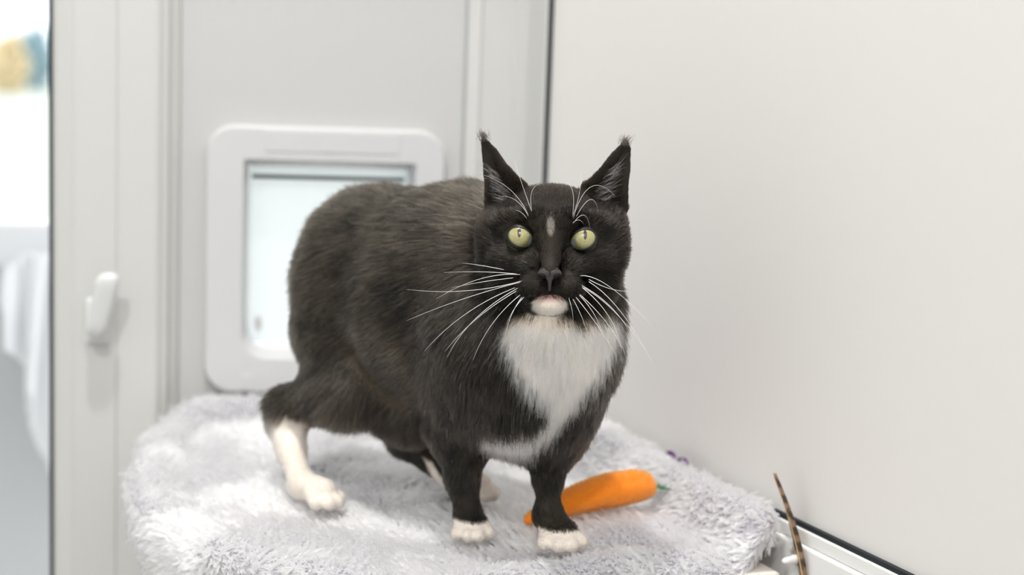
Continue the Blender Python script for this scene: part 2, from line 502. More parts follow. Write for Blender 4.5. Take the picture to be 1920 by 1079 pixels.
# ------------------------------------------------------------------ the shelf and the fleece blanket on it
ZB = 0.7925                              # blanket backing; the pile stands about 8 mm above it
sh = empty('shelf', (0.14, 1.36, 0.74)); tag(sh, 'shelf, its lit top toned beige, against the right partition, hidden under the grey fleece blanket', 'shelf')
bm = bmesh.new(); pbox(bm, 0.05, 0.546, -0.41, -0.022, 0.764, 0.784, 0.004); obj('board', bm, M['shelf'], sh)
bm = bmesh.new(); pbox(bm, 0.06, 0.543, -0.405, -0.024, 0.715, 0.7638, 0.003); obj('apron', bm, M['steel_and_shade'], sh)
for s_, n_ in ((0.09, -0.03), (0.09, -0.385), (0.50, -0.03), (0.50, -0.385)):
    bm = bmesh.new(); pbox(bm, s_ - 0.016, s_ + 0.016, n_ - 0.016, n_ + 0.016, 0.0, 0.7149, 0.002); obj('leg', bm, M['steel_and_shade'], sh)

def smooth_closed(pts, n, it=2):
    p = np.array(pts, float)
    for _ in range(it):
        q = np.roll(p, -1, 0)
        p = np.stack([.75 * p + .25 * q, .25 * p + .75 * q], 1).reshape(-1, 2)
    d = np.r_[0, np.cumsum(np.linalg.norm(np.roll(p, -1, 0) - p, axis=1))]
    pp = np.vstack([p, p[:1]])
    t = np.linspace(0, d[-1], n, endpoint=False)
    return np.stack([np.interp(t, d, pp[:, 0]), np.interp(t, d, pp[:, 1])], 1)

def pxy(s, n):
    return tuple(PO + PD * s + PN * n)
contour = smooth_closed([(-0.085, 1.640), (0.03, 1.642), (0.15, 1.642), (0.235, 1.642), pxy(0.06, -0.012), pxy(0.2, -0.011), pxy(0.36, -0.011),
                         pxy(0.46, -0.012), pxy(0.522, -0.014), pxy(0.532, -0.06), pxy(0.538, -0.2), pxy(0.535, -0.32), pxy(0.525, -0.34), (0.005, 1.11),
                         (-0.060, 1.20), (-0.103, 1.31), (-0.117, 1.42), (-0.110, 1.54), (-0.104, 1.60)], 260, 2)
ctr = np.array([0.13, 1.36])
nxt, prv = np.roll(contour, -1, 0), np.roll(contour, 1, 0)
tg = unit(nxt - prv)
outn = np.stack([tg[:, 1], -tg[:, 0]], 1)
if (outn * (contour - ctr)).sum() < 0:
    outn = -outn

def edge_dist(q):
    d2 = ((q[:, None, :] - contour[None, ::2, :]) ** 2).sum(-1)
    return np.sqrt(d2.min(1))

PAWS = [P(1056, 1018, 1.19), P(886, 1000, 1.222), P(612, 952, 1.274), P(912, 940, 1.32)]

def bed_height(q):
    """Height of the blanket backing above ZB at plan points q (N,2), inside the outline."""
    d = edge_dist(q)
    dr = -((q - PO) @ PN)                              # distance from the partition
    db = YB - q[:, 1]
    z = 0.034 * sstep(dr, 0.060, 0.030)
    z += 0.006 * np.exp(-((d - 0.016) / 0.012) ** 2) * sstep(dr, 0.05, 0.1)
    z -= 0.006 * np.exp(-((d - 0.034) / 0.006) ** 2) * sstep(q[:, 0], 0.02, -0.06)
    z += 0.012 * sstep(db, 0.09, 0.045)
    p3 = np.c_[q, np.zeros(len(q))]
    z += 0.0022 * vnoise(p3 * 17, 4) + 0.0012 * vnoise(p3 * 43, 5)
    hump = P(1160, 985, 1.26)[:2]
    z += 0.007 * np.exp(-((q - hump) ** 2).sum(1) / 0.045 ** 2)
    for w in PAWS:
        z -= 0.004 * np.exp(-((q - w[:2]) ** 2).sum(1) / 0.022 ** 2)
    return z

NC = len(contour)
rings, kr = [], 46
rho = np.linspace(0.03, 1.0, kr) ** 0.8
for r_ in rho:
    q = ctr + r_ * (contour - ctr)
    d = edge_dist(q)
    rings.append(np.c_[q, ZB + bed_height(q) - 0.004 * sstep(d, 0.008, 0.0)])
edge = rings[-1]
skirt_len = 0.034 + 0.004 * np.sin(np.arange(NC) * 0.21) + 0.003 * np.sin(np.arange(NC) * 0.57)
skirt_len = skirt_len * (1 - 0.62 * sstep(contour[:, 0], 0.10, 0.22) * sstep(contour[:, 1], 1.3, 1.2))
near_wall = sstep(YB - contour[:, 1], 0.06, 0.03) + sstep(-((contour - PO) @ PN), 0.03, 0.015)
skirt_len = skirt_len * (1 - 0.55 * np.clip(near_wall, 0, 1))
bulge = 1 - np.clip(near_wall, 0, 1) * 0.9
for a_ in (20, 45, 70, 90):
    a = math.radians(a_)
    off = 0.011 * math.sin(a) * bulge
    rings.append(np.c_[contour + outn * off[:, None], edge[:, 2] - 0.011 * (1 - math.cos(a))])
last = rings[-1]
for t in (0.3, 0.6, 1.0):
    rings.append(np.c_[last[:, :2] - outn * (0.004 * t * bulge)[:, None], last[:, 2] - skirt_len * t])
bv = np.vstack([[np.r_[ctr, rings[0][:, 2].mean()]]] + rings)
bf = [(0, 1 + i, 1 + (i + 1) % NC) for i in range(NC)]
for k in range(len(rings) - 1):
    for i in range(NC):
        j = (i + 1) % NC
        bf.append((1 + k * NC + i, 1 + (k + 1) * NC + i, 1 + (k + 1) * NC + j, 1 + k * NC + j))
M['backing'] = mat('fleece_backing', (0.36, 0.35, 0.38), 0.9, 0.1)  # toned dark to paint shade into the gaps between pile tufts
M['fleece'] = fur_mat('fleece_pile', 'strand_colour', 0.6, 0.8)
blanket = pymesh('fleece_blanket', bv, bf, M['backing'])
tag(blanket, 'pale lilac-grey fleece blanket spread over the shelf, under the cat', 'blanket')

def scatter(v, f, n, rg):
    """n random points on a mesh given as arrays (triangles): positions, normals."""
    a, b, c = v[f[:, 0]], v[f[:, 1]], v[f[:, 2]]
    nn = np.cross(b - a, c - a)
    ar = np.linalg.norm(nn, axis=1)
    idx = np.searchsorted(np.cumsum(ar) / ar.sum(), rg.random(n))
    idx = np.clip(idx, 0, len(f) - 1)
    r1, r2 = np.sqrt(rg.random(n)), rg.random(n)
    w0, w1, w2 = 1 - r1, r1 * (1 - r2), r1 * r2
    return a[idx] * w0[:, None] + b[idx] * w1[:, None] + c[idx] * w2[:, None], unit(nn[idx]), idx, (w0, w1, w2)

def clump_centres(p, cell, jit, seed):
    """Group points into jittered cells; returns cell index and mean position of each point's cell."""
    w = np.stack([vnoise(p / cell * 0.6 + 31 * k, seed + k) for k in range(3)], 1)
    c = np.floor(p / cell + jit * w).astype(np.int64)
    key = (c[:, 0] * 92837111) ^ (c[:, 1] * 689287499) ^ (c[:, 2] * 283923481)
    _, inv = np.unique(key, return_inverse=True)
    cnt = np.bincount(inv)
    mean = np.stack([np.bincount(inv, p[:, k]) / cnt for k in range(3)], 1)
    return inv, mean

tri = []
for fc in bf:
    tri.append((fc[0], fc[1], fc[2]))
    if len(fc) == 4:
        tri.append((fc[0], fc[2], fc[3]))
tri = np.array(tri)
NFL = 240000
p, n_, _, _ = scatter(bv, tri, NFL, rng)
n_[n_[:, 2] < -0.2] *= -1
outward = np.c_[p[:, :2] - ctr, np.zeros(NFL)]
fl = ((n_ * unit(outward)).sum(1) < 0) & (np.abs(n_[:, 2]) < 0.5)
n_[fl] *= -1
inv, cen = clump_centres(p, 0.0044, 0.9, 11)
ncl = len(cen)
crg = np.random.default_rng(3)
ang = 2.6 * vnoise(cen * np.array([9, 9, 9]), 21) + 1.2 * vnoise(cen * 30, 22) - 1.9
lean = np.stack([np.cos(ang), np.sin(ang), np.zeros(ncl)], 1) * (0.75 + .35 * crg.random((ncl, 1))) + 0.16 * crg.normal(size=(ncl, 3))
ln = (0.0095 * (0.75 + 0.5 * crg.random(ncl)))[inv] * (0.85 + .3 * rng.random(NFL))
dirv = unit(n_ * 0.75 + lean[inv] * 0.85 + np.array([0, 0, -0.45]) * (1 - np.abs(n_[:, 2:3])))
dirv += n_ * np.maximum(0, 0.35 - (dirv * n_).sum(1))[:, None]
dirv = unit(dirv)
off = cen[inv] - p
K = 5
pts = np.empty((NFL, K, 3))
wv = rng.normal(size=(NFL, 3)) * 0.0004
ph = (crg.random(ncl) * 6)[inv]
side = unit(np.cross(dirv, n_) + 1e-6)
for k in range(K):
    t = k / (K - 1)
    pts[:, k] = p + dirv * (ln * t)[:, None] + off * (0.94 * t ** 0.85) + wv * t + side * (0.0009 * np.sin(ph + 4.0 * t) * t)[:, None] - n_ * (0.15 * ln * t * t)[:, None]
rad = np.linspace(0.00034, 0.00024, K)[None, :] * (0.8 + .4 * rng.random((NFL, 1)))
tone = (0.95 + 0.07 * vnoise(cen * 40, 8) + 0.05 * crg.normal(size=ncl))[inv] * (0.97 + .06 * rng.random(NFL))
col = np.clip(np.array([0.90, 0.885, 0.915]) * tone[:, None], 0.3, 0.96)
o = strands('pile', pts, rad, col, M['fleece'], blanket)
o['kind'] = 'stuff'
# two stitches of purple yarn that show at the edge by the partition
M['purple'] = mat('purple_yarn', (0.10, 0.03, 0.13), 0.9)
for px, py in ((1258, 850), (1281, 862)):
    q = FW + RT * (px - W / 2) / F - UP * (py - H / 2) / F
    k = ((PO - CAM[:2]) @ PN - 0.012) / (q[:2] @ PN)
    c = CAM + q * k
    v, f = tube(bezier(c + np.array([-.003, .008, -.004]), c + np.array([0, 0, .004]), c + np.array([.003, -.008, -.004]), 7), [.0012, .0016, .002, .002, .002, .0016, .0012], 8)
    pymesh('stitch', v, f, M['purple'], blanket)

# ------------------------------------------------------------------ the cat: one continuous body from a signed-distance sculpt
HD = 1.13
HC = P(1034, 455, HD)                    # head centre; head-local units are 1/2655 m
HS = HD / F
def hp(x, y, f):                         # head-local (right, up, towards the muzzle) -> world
    return HC + HS * (x * RT + y * UP - f * FW)
def hl(p):
    q = (p - HC) / HS
    return np.stack([q @ RT, q @ UP, -(q @ FW)], -1)

TAIL = unit(-0.67 * _R0 + 0.74 * np.array([FW[0], FW[1], 0]) / np.linalg.norm(FW[:2]))
DOWN = np.array([0, 0, -1.0])
TOCAM = -np.array([FW[0], FW[1], 0]) / np.linalg.norm(FW[:2])
SIDE = unit(np.cross(TAIL, DOWN))
SIDE = SIDE if SIDE @ TOCAM > 0 else -SIDE           # the visible flank's side

prims = []
def add(fn, lo, hi, k, flow=None, length=0.012, lift=0.35, dens=1.0, tagn='body', mode='add'):
    prims.append(dict(fn=fn, lo=np.array(lo), hi=np.array(hi), k=k, flow=flow, len=length, lift=lift, dens=dens, tag=tagn, mode=mode))

def cone(a, b, ra, rb, k=0.012, **kw):
    a, b = np.asarray(a, float), np.asarray(b, float)
    ab = b - a
    L2 = ab @ ab
    def fn(x, y, z):
        px, py, pz = x - a[0], y - a[1], z - a[2]
        t = np.clip((px * ab[0] + py * ab[1] + pz * ab[2]) / L2, 0, 1)
        return np.sqrt((px - t * ab[0]) ** 2 + (py - t * ab[1]) ** 2 + (pz - t * ab[2]) ** 2) - (ra + t * (rb - ra))
    rm = max(ra, rb)
    add(fn, np.minimum(a, b) - rm, np.maximum(a, b) + rm, k, **kw)

def ell(c, ax, rad, k=0.010, **kw):
    """Ellipsoid with axes ax (3 unit rows) and radii rad (metres)."""
    c = np.asarray(c, float); ax = np.asarray(ax, float); rad = np.asarray(rad, float)
    def fn(x, y, z):
        px, py, pz = x - c[0], y - c[1], z - c[2]
        s0 = s1 = 0
        for i in range(3):
            q = (px * ax[i][0] + py * ax[i][1] + pz * ax[i][2])
            s0 = s0 + (q / rad[i]) ** 2
            s1 = s1 + (q / rad[i] ** 2) ** 2
        k0 = np.sqrt(s0); k1 = np.sqrt(s1) + 1e-9
        return k0 * (k0 - 1) / k1
    e = np.sqrt(((ax * rad[:, None]) ** 2).sum(0))
    add(fn, c - e, c + e, k, **kw)

HAX = np.array([RT, UP, -FW])
def hell(x, y, f, rx, ry, rf, k=14, **kw):
    ell(hp(x, y, f), HAX, np.array([rx, ry, rf]) * HS, k * HS, **kw)
def hcone(a, b, ra, rb, k=12, **kw):
    cone(hp(*a), hp(*b), ra * HS, rb * HS, k * HS, **kw)

WORLD = np.eye(3)
BODY = np.array([TAIL, SIDE, [0, 0, 1.0]])
flank = unit(TAIL * 0.9 + DOWN * 0.5)
# trunk
ell(P(968, 640, 1.21), BODY, (0.070, 0.062, 0.074), 0.03, flow=unit(DOWN + TAIL * .35), length=0.017, tagn='chest')
ell(P(905, 560, 1.245), BODY, (0.075, 0.066, 0.083), 0.035, flow=flank, length=0.018)
ell(P(815, 568, 1.29), BODY, (0.078, 0.076, 0.089), 0.035, flow=flank, length=0.020)
ell(P(704, 514, 1.345), BODY, (0.075, 0.073, 0.073), 0.03, flow=flank, length=0.020)
cone(P(880, 480, 1.26), P(720, 462, 1.345), 0.048, 0.050, 0.03, flow=TAIL, length=0.018)
cone(P(1000, 520, 1.20), P(880, 480, 1.255), 0.052, 0.052, 0.03, flow=unit(TAIL + DOWN * .2), length=0.017)
ell(P(650, 428, 1.385), BODY, (0.035, 0.030, 0.028), 0.02, flow=unit(TAIL + DOWN * .3), length=0.016)
cone(P(665, 372, 1.385), P(640, 378, 1.41), 0.012, 0.010, 0.014, flow=TAIL, length=0.014)
# neck and chest front
cone(hp(0, -30, -95), P(1010, 600, 1.19), 0.046, 0.058, 0.025, flow=unit(DOWN + TAIL * .45), length=0.017, tagn='neck')
ell(P(1036, 655, 1.17), BODY, (0.040, 0.045, 0.056), 0.03, flow=unit(DOWN + TOCAM * .12), length=0.020, tagn='bib')
ell(P(1045, 600, 1.17), BODY, (0.040, 0.042, 0.040), 0.03, flow=unit(DOWN + TOCAM * .12), length=0.018, tagn='bib')
ell(P(1005, 765, 1.19), BODY, (0.034, 0.038, 0.036), 0.03, flow=unit(DOWN + TOCAM * .1), length=0.019, tagn='bib')
ell(P(958, 796, 1.215), BODY, (0.038, 0.034, 0.024), 0.02, flow=unit(DOWN + TAIL * .2), length=0.017, tagn='bib')
# haunch (near side) and the leg under it
ell(P(674, 602, 1.352), BODY, (0.058, 0.050, 0.072), 0.03, flow=unit(DOWN + TAIL * .6), length=0.019, tagn='thigh')
cone(P(662, 640, 1.355), P(644, 734, 1.325), 0.050, 0.030, 0.03, flow=unit(DOWN + TAIL * .5), length=0.018, tagn='thigh')
cone(P(644, 734, 1.325), P(540, 766, 1.365), 0.030, 0.022, 0.022, flow=unit(DOWN * .8 + TAIL * .6), length=0.016, tagn='thigh')
cone(P(540, 766, 1.365), P(526, 788, 1.37), 0.022, 0.0155, 0.012, flow=unit(DOWN * .8 + TAIL * .4), length=0.012, tagn='thigh')
hock, foot = P(529, 800, 1.37), P(566, 908, 1.305)
cone(hock, foot, 0.0145, 0.0125, 0.010, flow=unit(foot - hock), length=0.006, lift=0.25, dens=1.6, tagn='white_leg')
cone(P(545, 790, 1.36), P(548, 850, 1.342), 0.017, 0.0125, 0.012, flow=unit(foot - hock), length=0.006, lift=0.25, dens=1.6, tagn='white_leg')

def paw(ankle, c, fwd, w, length, tagn, flow_from, sc=1.0):
    """Paw: pad mass plus four rounded toes fanned across the front."""
    f = unit(np.array([fwd[0], fwd[1], 0])); s = np.array([f[1], -f[0], 0])
    z = c[2]
    cone(ankle, c + np.array([0, 0, .004]), 0.0118 * sc, 0.0125 * sc, 0.008, flow=unit(c - ankle + f * .01), length=length, lift=.22, dens=1.8, tagn=tagn)
    for i, (ox, of) in enumerate(((-1.45, -.002), (-.5, .005), (.5, .005), (1.45, -.002))):
        t = c + s * ox * w * .30 + f * (0.008 * sc + of)
        t[2] = z - 0.0015
        base = c + s * ox * w * .18 - f * 0.006
        base[2] = z + 0.004
        cone(base, t, 0.0075 * sc, 0.0068 * sc, 0.0022, flow=f, length=length * .75, lift=.2, dens=2.0, tagn=tagn)
ZP = 0.8005
paw(foot, np.r_[P(604, 945, 1.283)[:2], ZP + 0.008], P(640, 955, 1.262) - P(560, 925, 1.30), 0.027, 0.0045, 'white_paw', foot, 1.08)
# far hind leg
cone(P(800, 640, 1.335), P(770, 770, 1.33), 0.05, 0.030, 0.03, flow=unit(DOWN + TAIL * .3), length=0.014, tagn='thigh')
cone(P(770, 770, 1.33), P(758, 826, 1.37), 0.029, 0.0165, 0.02, flow=unit(DOWN + TAIL * .2), length=0.010, tagn='far_leg')
h2, f2 = P(758, 826, 1.372), P(862, 912, 1.335)
cone(h2, f2, 0.0150, 0.0118, 0.012, flow=unit(f2 - h2), length=0.007, lift=.25, dens=1.4, tagn='far_leg')
paw(f2, np.r_[P(898, 930, 1.322)[:2], ZP + 0.008], P(935, 935, 1.30) - P(850, 905, 1.345), 0.026, 0.0045, 'far_paw', f2)
# front legs
cone(P(935, 650, 1.19), P(868, 800, 1.235), 0.052, 0.0285, 0.03, flow=unit(DOWN + TAIL * .35), length=0.017, tagn='shoulder')
cone(P(866, 800, 1.235), P(866, 890, 1.232), 0.0275, 0.0165, 0.016, flow=unit(DOWN + TAIL * .15), length=0.009, lift=.3, dens=1.3, tagn='front_leg')
w1 = P(878, 968, 1.226)
cone(P(866, 890, 1.232), w1, 0.0165, 0.0122, 0.008, flow=DOWN, length=0.007, lift=.25, dens=1.5, tagn='front_leg')
paw(w1, np.r_[P(885, 992, 1.220)[:2], ZP + 0.0050], -FW + RT * .12, 0.027, 0.0045, 'front_paw', w1)
cone(P(1052, 690, 1.18), P(1040, 800, 1.205), 0.038, 0.027, 0.03, flow=unit(DOWN + TAIL * .2), length=0.016, tagn='shoulder')
cone(P(1040, 800, 1.205), P(1029, 890, 1.205), 0.0255, 0.0142, 0.016, flow=DOWN, length=0.009, lift=.3, dens=1.3, tagn='front_leg')
w2 = P(1027, 965, 1.203)
cone(P(1029, 890, 1.205), w2, 0.0142, 0.0112, 0.008, flow=DOWN, length=0.007, lift=.25, dens=1.5, tagn='front_leg')
paw(w2, np.r_[P(1050, 1006, 1.192)[:2], ZP + 0.0085], -FW + RT * .25, 0.031, 0.0045, 'front_paw', w2, 1.12)
# head
hell(0, 16, -38, 112, 98, 108, 14, flow='head', length=0.0065, lift=.25, dens=2.2, tagn='head')
hell(-76, -22, -34, 66, 62, 70, 20, flow='head', length=0.0085, lift=.3, dens=2.0, tagn='head')
hell(82, -20, -34, 68, 62, 70, 20, flow='head', length=0.0085, lift=.3, dens=2.0, tagn='head')
hell(102, 24, -44, 46, 56, 56, 24, flow='head', length=0.008, lift=.28, dens=2.0, tagn='head')
hell(-104, 22, -46, 40, 50, 54, 24, flow='head', length=0.008, lift=.28, dens=2.0, tagn='head')
hell(-58, -82, -22, 58, 46, 58, 22, flow='head', length=0.0095, lift=.3, dens=1.8, tagn='head')
hell(72, -78, -22, 60, 46, 58, 22, flow='head', length=0.0095, lift=.3, dens=1.8, tagn='head')
hcone((-1, 36, 58), (-4, -30, 96), 25, 19, 22, flow='head', length=0.003, lift=.2, dens=3.2, tagn='nose_bridge')
hcone((-4, -30, 96), (-6, -56, 109), 18, 15, 8, flow='head', length=0.0018, lift=.2, dens=3.2, tagn='nose_bridge')
hell(-6, -58, 110, 22, 12, 12, 5, flow='head', length=0.0012, dens=0.0, tagn='nose')
hell(-33, -86, 72, 36, 27, 34, 12, flow='head', length=0.0035, lift=.3, dens=3.0, tagn='muzzle')
hell(25, -86, 72, 36, 27, 34, 12, flow='head', length=0.0035, lift=.3, dens=3.0, tagn='muzzle')
hell(-5, -118, 62, 27, 17, 26, 7, flow='head', length=0.004, lift=.3, dens=3.0, tagn='chin')
hell(-5, -108, 25, 55, 28, 50, 14, flow='head', length=0.006, lift=.3, dens=2.2, tagn='head')
hcone((-94, 44, 20), (-32, 52, 60), 17, 17, 14, flow='head', length=0.004, lift=.25, dens=2.6, tagn='head')
hcone((92, 42, 20), (30, 50, 60), 17, 17, 14, flow='head', length=0.004, lift=.25, dens=2.6, tagn='head')
hcone((-96, -30, 22), (-40, -42, 60), 20, 22, 16, flow='head', length=0.005, lift=.25, dens=2.6, tagn='head')
hcone((94, -32, 22), (36, -44, 60), 20, 22, 16, flow='head', length=0.005, lift=.25, dens=2.6, tagn='head')

EYES = [(-59.0, 8.0, 41.0), (57.5, 4.0, 41.0)]
ER = 27.0
# ears: thin cupped shells
EARS = [dict(poly=[(-130, 206), (-122, 198), (-103, 178), (-84, 150), (-62, 126), (-44, 112), (-40, 80), (-80, 40), (-122, 30), (-127, 70), (-126, 110), (-130, 160), (-133, 196)],
             tip=np.array([-131, 208.]), base=np.array([-88, 60.]), f0=-34, axis=unit(np.array([-44, 150.])), sgn=-1),
        dict(poly=[(142, 196), (130, 190), (108, 168), (86, 140), (68, 122), (50, 110), (46, 80), (84, 40), (132, 30), (142, 62), (142, 100), (146, 140), (148, 180)],
             tip=np.array([143, 198.]), base=np.array([96, 58.]), f0=-34, axis=unit(np.array([46, 140.])), sgn=1)]
EARS[1]['poly'] = [(x + 5, y) for x, y in EARS[1]['poly']]
def poly_sd(poly, x, y):
    poly = np.array(poly, float)
    d = np.full(np.broadcast(x, y).shape, 1e9)
    s = np.ones_like(d)
    n = len(poly)
    for i in range(n):
        a, b = poly[i], poly[(i + 1) % n]
        e = b - a
        wx, wy = x - a[0], y - a[1]
        t = np.clip((wx * e[0] + wy * e[1]) / (e @ e), 0, 1)
        d = np.minimum(d, (wx - e[0] * t) ** 2 + (wy - e[1] * t) ** 2)
        c1 = y >= a[1]; c2 = y < b[1]; c3 = e[0] * wy > e[1] * wx
        s = np.where((c1 & c2 & c3) | (~c1 & ~c2 & ~c3), -s, s)
    return s * np.sqrt(d)
def ear_surface(E, x, y, d2):
    """forward position of the ear's mid surface: cupped, leaning back at the outer edge."""
    cup = 30 * sstep(-d2, 0, 34) * sstep(y, 250, 90)
    ex = (x - E['base'][0]) * E['sgn']
    return E['f0'] - cup - 0.30 * ex + 0.10 * (y - 60) * 0 - 8 * sstep(y, 120, 210)
for E_ in EARS:
    def fn(x, y, z, E=E_):
        q = np.stack(np.broadcast_arrays(x - HC[0], y - HC[1], z - HC[2]), -1) / HS
        lx, ly, lf = q @ RT, q @ UP, -(q @ FW)
        d2 = poly_sd(E['poly'], lx, ly)
        fs = ear_surface(E, lx, ly, d2)
        th = 3.6 + 3.5 * sstep(ly, 120, 60)
        d = np.maximum(d2 - 0.5, np.abs(lf - fs) * 0.85 - th)
        return d * HS * 0.9
    cs = np.array([hp(x, y, f) for x, y in E_['poly'] for f in (-110, 20)])
    add(fn, cs.min(0), cs.max(0), 5 * HS, flow='ear', length=0.0026, lift=.22, dens=2.0, tagn='ear')
# carved: eye sockets, nostrils, mouth line
for e in EYES:
    hell(e[0], e[1], e[2] + 22, 25, 21, 22, 6, mode='cut', tagn='socket')
for sx in (-1, 1):
    hcone((-6 + sx * 11, -62, 126), (-6 + sx * 17, -59, 112), 3.6, 4.4, 3, mode='cut', tagn='nostril')
hcone((-6, -70, 126), (-6, -92, 116), 2.0, 2.4, 3, mode='cut', tagn='lip')
for sx in (-1, 1):
    hcone((-6, -92, 114), (-6 + sx * 30, -106, 96), 3.2, 3.0, 4, mode='cut', tagn='lip')
    hcone((-6 + sx * 30, -106, 96), (-6 + sx * 52, -104, 66), 3.0, 2.6, 4, mode='cut', tagn='lip')

# ---- evaluate on a grid, local blocks only
GH = 0.0014
lo = np.min([q['lo'] for q in prims if q['mode'] == 'add'], 0) - 0.012
hi = np.max([q['hi'] for q in prims if q['mode'] == 'add'], 0) + 0.012
GN = np.ceil((hi - lo) / GH).astype(int) + 1
D = np.full(GN, 0.03, np.float32)
AX = [(lo[i] + GH * np.arange(GN[i])) for i in range(3)]
for q in prims:
    mg = q['k'] + 0.012
    i0 = np.maximum(0, np.floor((q['lo'] - mg - lo) / GH).astype(int))
    i1 = np.minimum(GN, np.ceil((q['hi'] + mg - lo) / GH).astype(int) + 1)
    sl = tuple(slice(a, b) for a, b in zip(i0, i1))
    x = AX[0][sl[0]][:, None, None]; y = AX[1][sl[1]][None, :, None]; z = AX[2][sl[2]][None, None, :]
    d = q['fn'](x, y, z).astype(np.float32)
    o_ = D[sl]
    k = q['k']
    if q['mode'] == 'add':
        h = np.maximum(k - np.abs(o_ - d), 0) / k
        D[sl] = np.minimum(o_, d) - h * h * k * 0.25
    else:
        h = np.maximum(k - np.abs(o_ + d), 0) / k
        D[sl] = np.maximum(o_, -d) + h * h * k * 0.25

def sample(p):
    g = (p - lo) / GH
    g = np.clip(g, 0, GN - 1.001)
    i = np.floor(g).astype(int); f = g - i
    out = np.zeros(len(p))
    for dx in (0, 1):
        for dy in (0, 1):
            for dz in (0, 1):
                w = (f[:, 0] if dx else 1 - f[:, 0]) * (f[:, 1] if dy else 1 - f[:, 1]) * (f[:, 2] if dz else 1 - f[:, 2])
                out += w * D[i[:, 0] + dx, i[:, 1] + dy, i[:, 2] + dz]
    return out
def gradn(p, e=0.0018):
    g = np.stack([sample(p + np.eye(3)[i] * e) - sample(p - np.eye(3)[i] * e) for i in range(3)], 1)
    return unit(g)

def surface_nets(D):
    inside = D < 0
    n = np.array(D.shape)
    c = inside[:-1, :-1, :-1].astype(np.int8)
    tot = np.zeros_like(c)
    for dx in (0, 1):
        for dy in (0, 1):
            for dz in (0, 1):
                tot += inside[dx:n[0] - 1 + dx, dy:n[1] - 1 + dy, dz:n[2] - 1 + dz]
    act = (tot > 0) & (tot < 8)
    ids = np.full(act.shape, -1, np.int64)
    cells = np.argwhere(act)
    ids[act] = np.arange(len(cells))
    val = {}
    for dx in (0, 1):
        for dy in (0, 1):
            for dz in (0, 1):
                val[dx, dy, dz] = D[cells[:, 0] + dx, cells[:, 1] + dy, cells[:, 2] + dz].astype(float)
    acc = np.zeros((len(cells), 3)); cnt = np.zeros(len(cells))
    corners = list(val)
    for a in corners:
        for ax in range(3):
            if a[ax] == 0:
                b = list(a); b[ax] = 1; b = tuple(b)
                va, vb = val[a], val[b]
                cr = (va < 0) != (vb < 0)
                t = np.where(cr, va / np.where(cr, va - vb, 1), 0)
                pt = np.tile(np.array(a, float), (len(cells), 1)); pt[:, ax] = t
                acc[cr] += pt[cr]; cnt[cr] += 1
    verts = lo + GH * (cells + acc / cnt[:, None])
    faces = []
    for ax in range(3):
        u, v = (ax + 1) % 3, (ax + 2) % 3
        sl0 = [slice(1, -1)] * 3; sl1 = [slice(1, -1)] * 3
        sl0[ax] = slice(0, -1); sl1[ax] = slice(1, None)
        a, b = inside[tuple(sl0)], inside[tuple(sl1)]
        e = np.argwhere(a != b)
        off = np.ones(3, int); off[ax] = 0
        e = e + off
        flip = inside[e[:, 0], e[:, 1], e[:, 2]]
        def cid(du, dv):
            w = e.copy(); w[:, u] += du; w[:, v] += dv
            return ids[w[:, 0], w[:, 1], w[:, 2]]
        q = np.stack([cid(-1, -1), cid(0, -1), cid(0, 0), cid(-1, 0)], 1)
        q[~flip] = q[~flip][:, ::-1]
        faces.append(q)
    return verts, np.vstack(faces)
cv, cf = surface_nets(D)
cf = cf[(cf >= 0).all(1)]

# ---- attributes that follow the anatomy
ADD = [q for q in prims if q['mode'] == 'add']
TAGS = sorted({q['tag'] for q in ADD})
def anatomy(p):
    n = len(p)
    dd = np.stack([q['fn'](p[:, 0], p[:, 1], p[:, 2]) for q in ADD], 1)
    dm = dd.min(1, keepdims=True)
    w = np.exp(-np.clip((dd - dm) / 0.006, 0, 40))
    w /= w.sum(1, keepdims=True)
    loc = hl(p)
    r = loc - np.array([-4.0, -62.0, 78.0])
    hv = r * np.array([1.0, 1.0, 1.0])
    hv = unit(hv)
    # forehead hair runs up and back, cheek hair out and back
    hv = unit(hv + np.array([0, 0, -0.35]) + np.stack([np.zeros(n), 0.35 * sstep(loc[:, 1], -10, 40), np.zeros(n)], 1))
    hv = hv + np.stack([0 * loc[:, 0], -0.45 * sstep(loc[:, 1], -20, -90) * sstep(np.abs(loc[:, 0]), 30, 100), 0 * loc[:, 0]], 1)
    headv = unit(hv[:, :1] * RT + hv[:, 1:2] * UP - hv[:, 2:3] * FW)
    earv = np.where((loc[:, :1] < 0), -0.25, 0.25) * RT + 0.95 * UP
    flow = np.zeros((n, 3)); ln = np.zeros(n); lift = np.zeros(n); dens = np.zeros(n)
    tw = {t: np.zeros(n) for t in TAGS}
    for i, q in enumerate(ADD):
        wi = w[:, i]
        fw_ = q['flow']
        v = headv if isinstance(fw_, str) and fw_ == 'head' else (earv if isinstance(fw_, str) else fw_[None])
        flow += wi[:, None] * v
        ln += wi * q['len']; lift += wi * q['lift']; dens += wi * q['dens']
        tw[q['tag']] += wi
    return unit(flow), ln, lift, dens, tw, loc

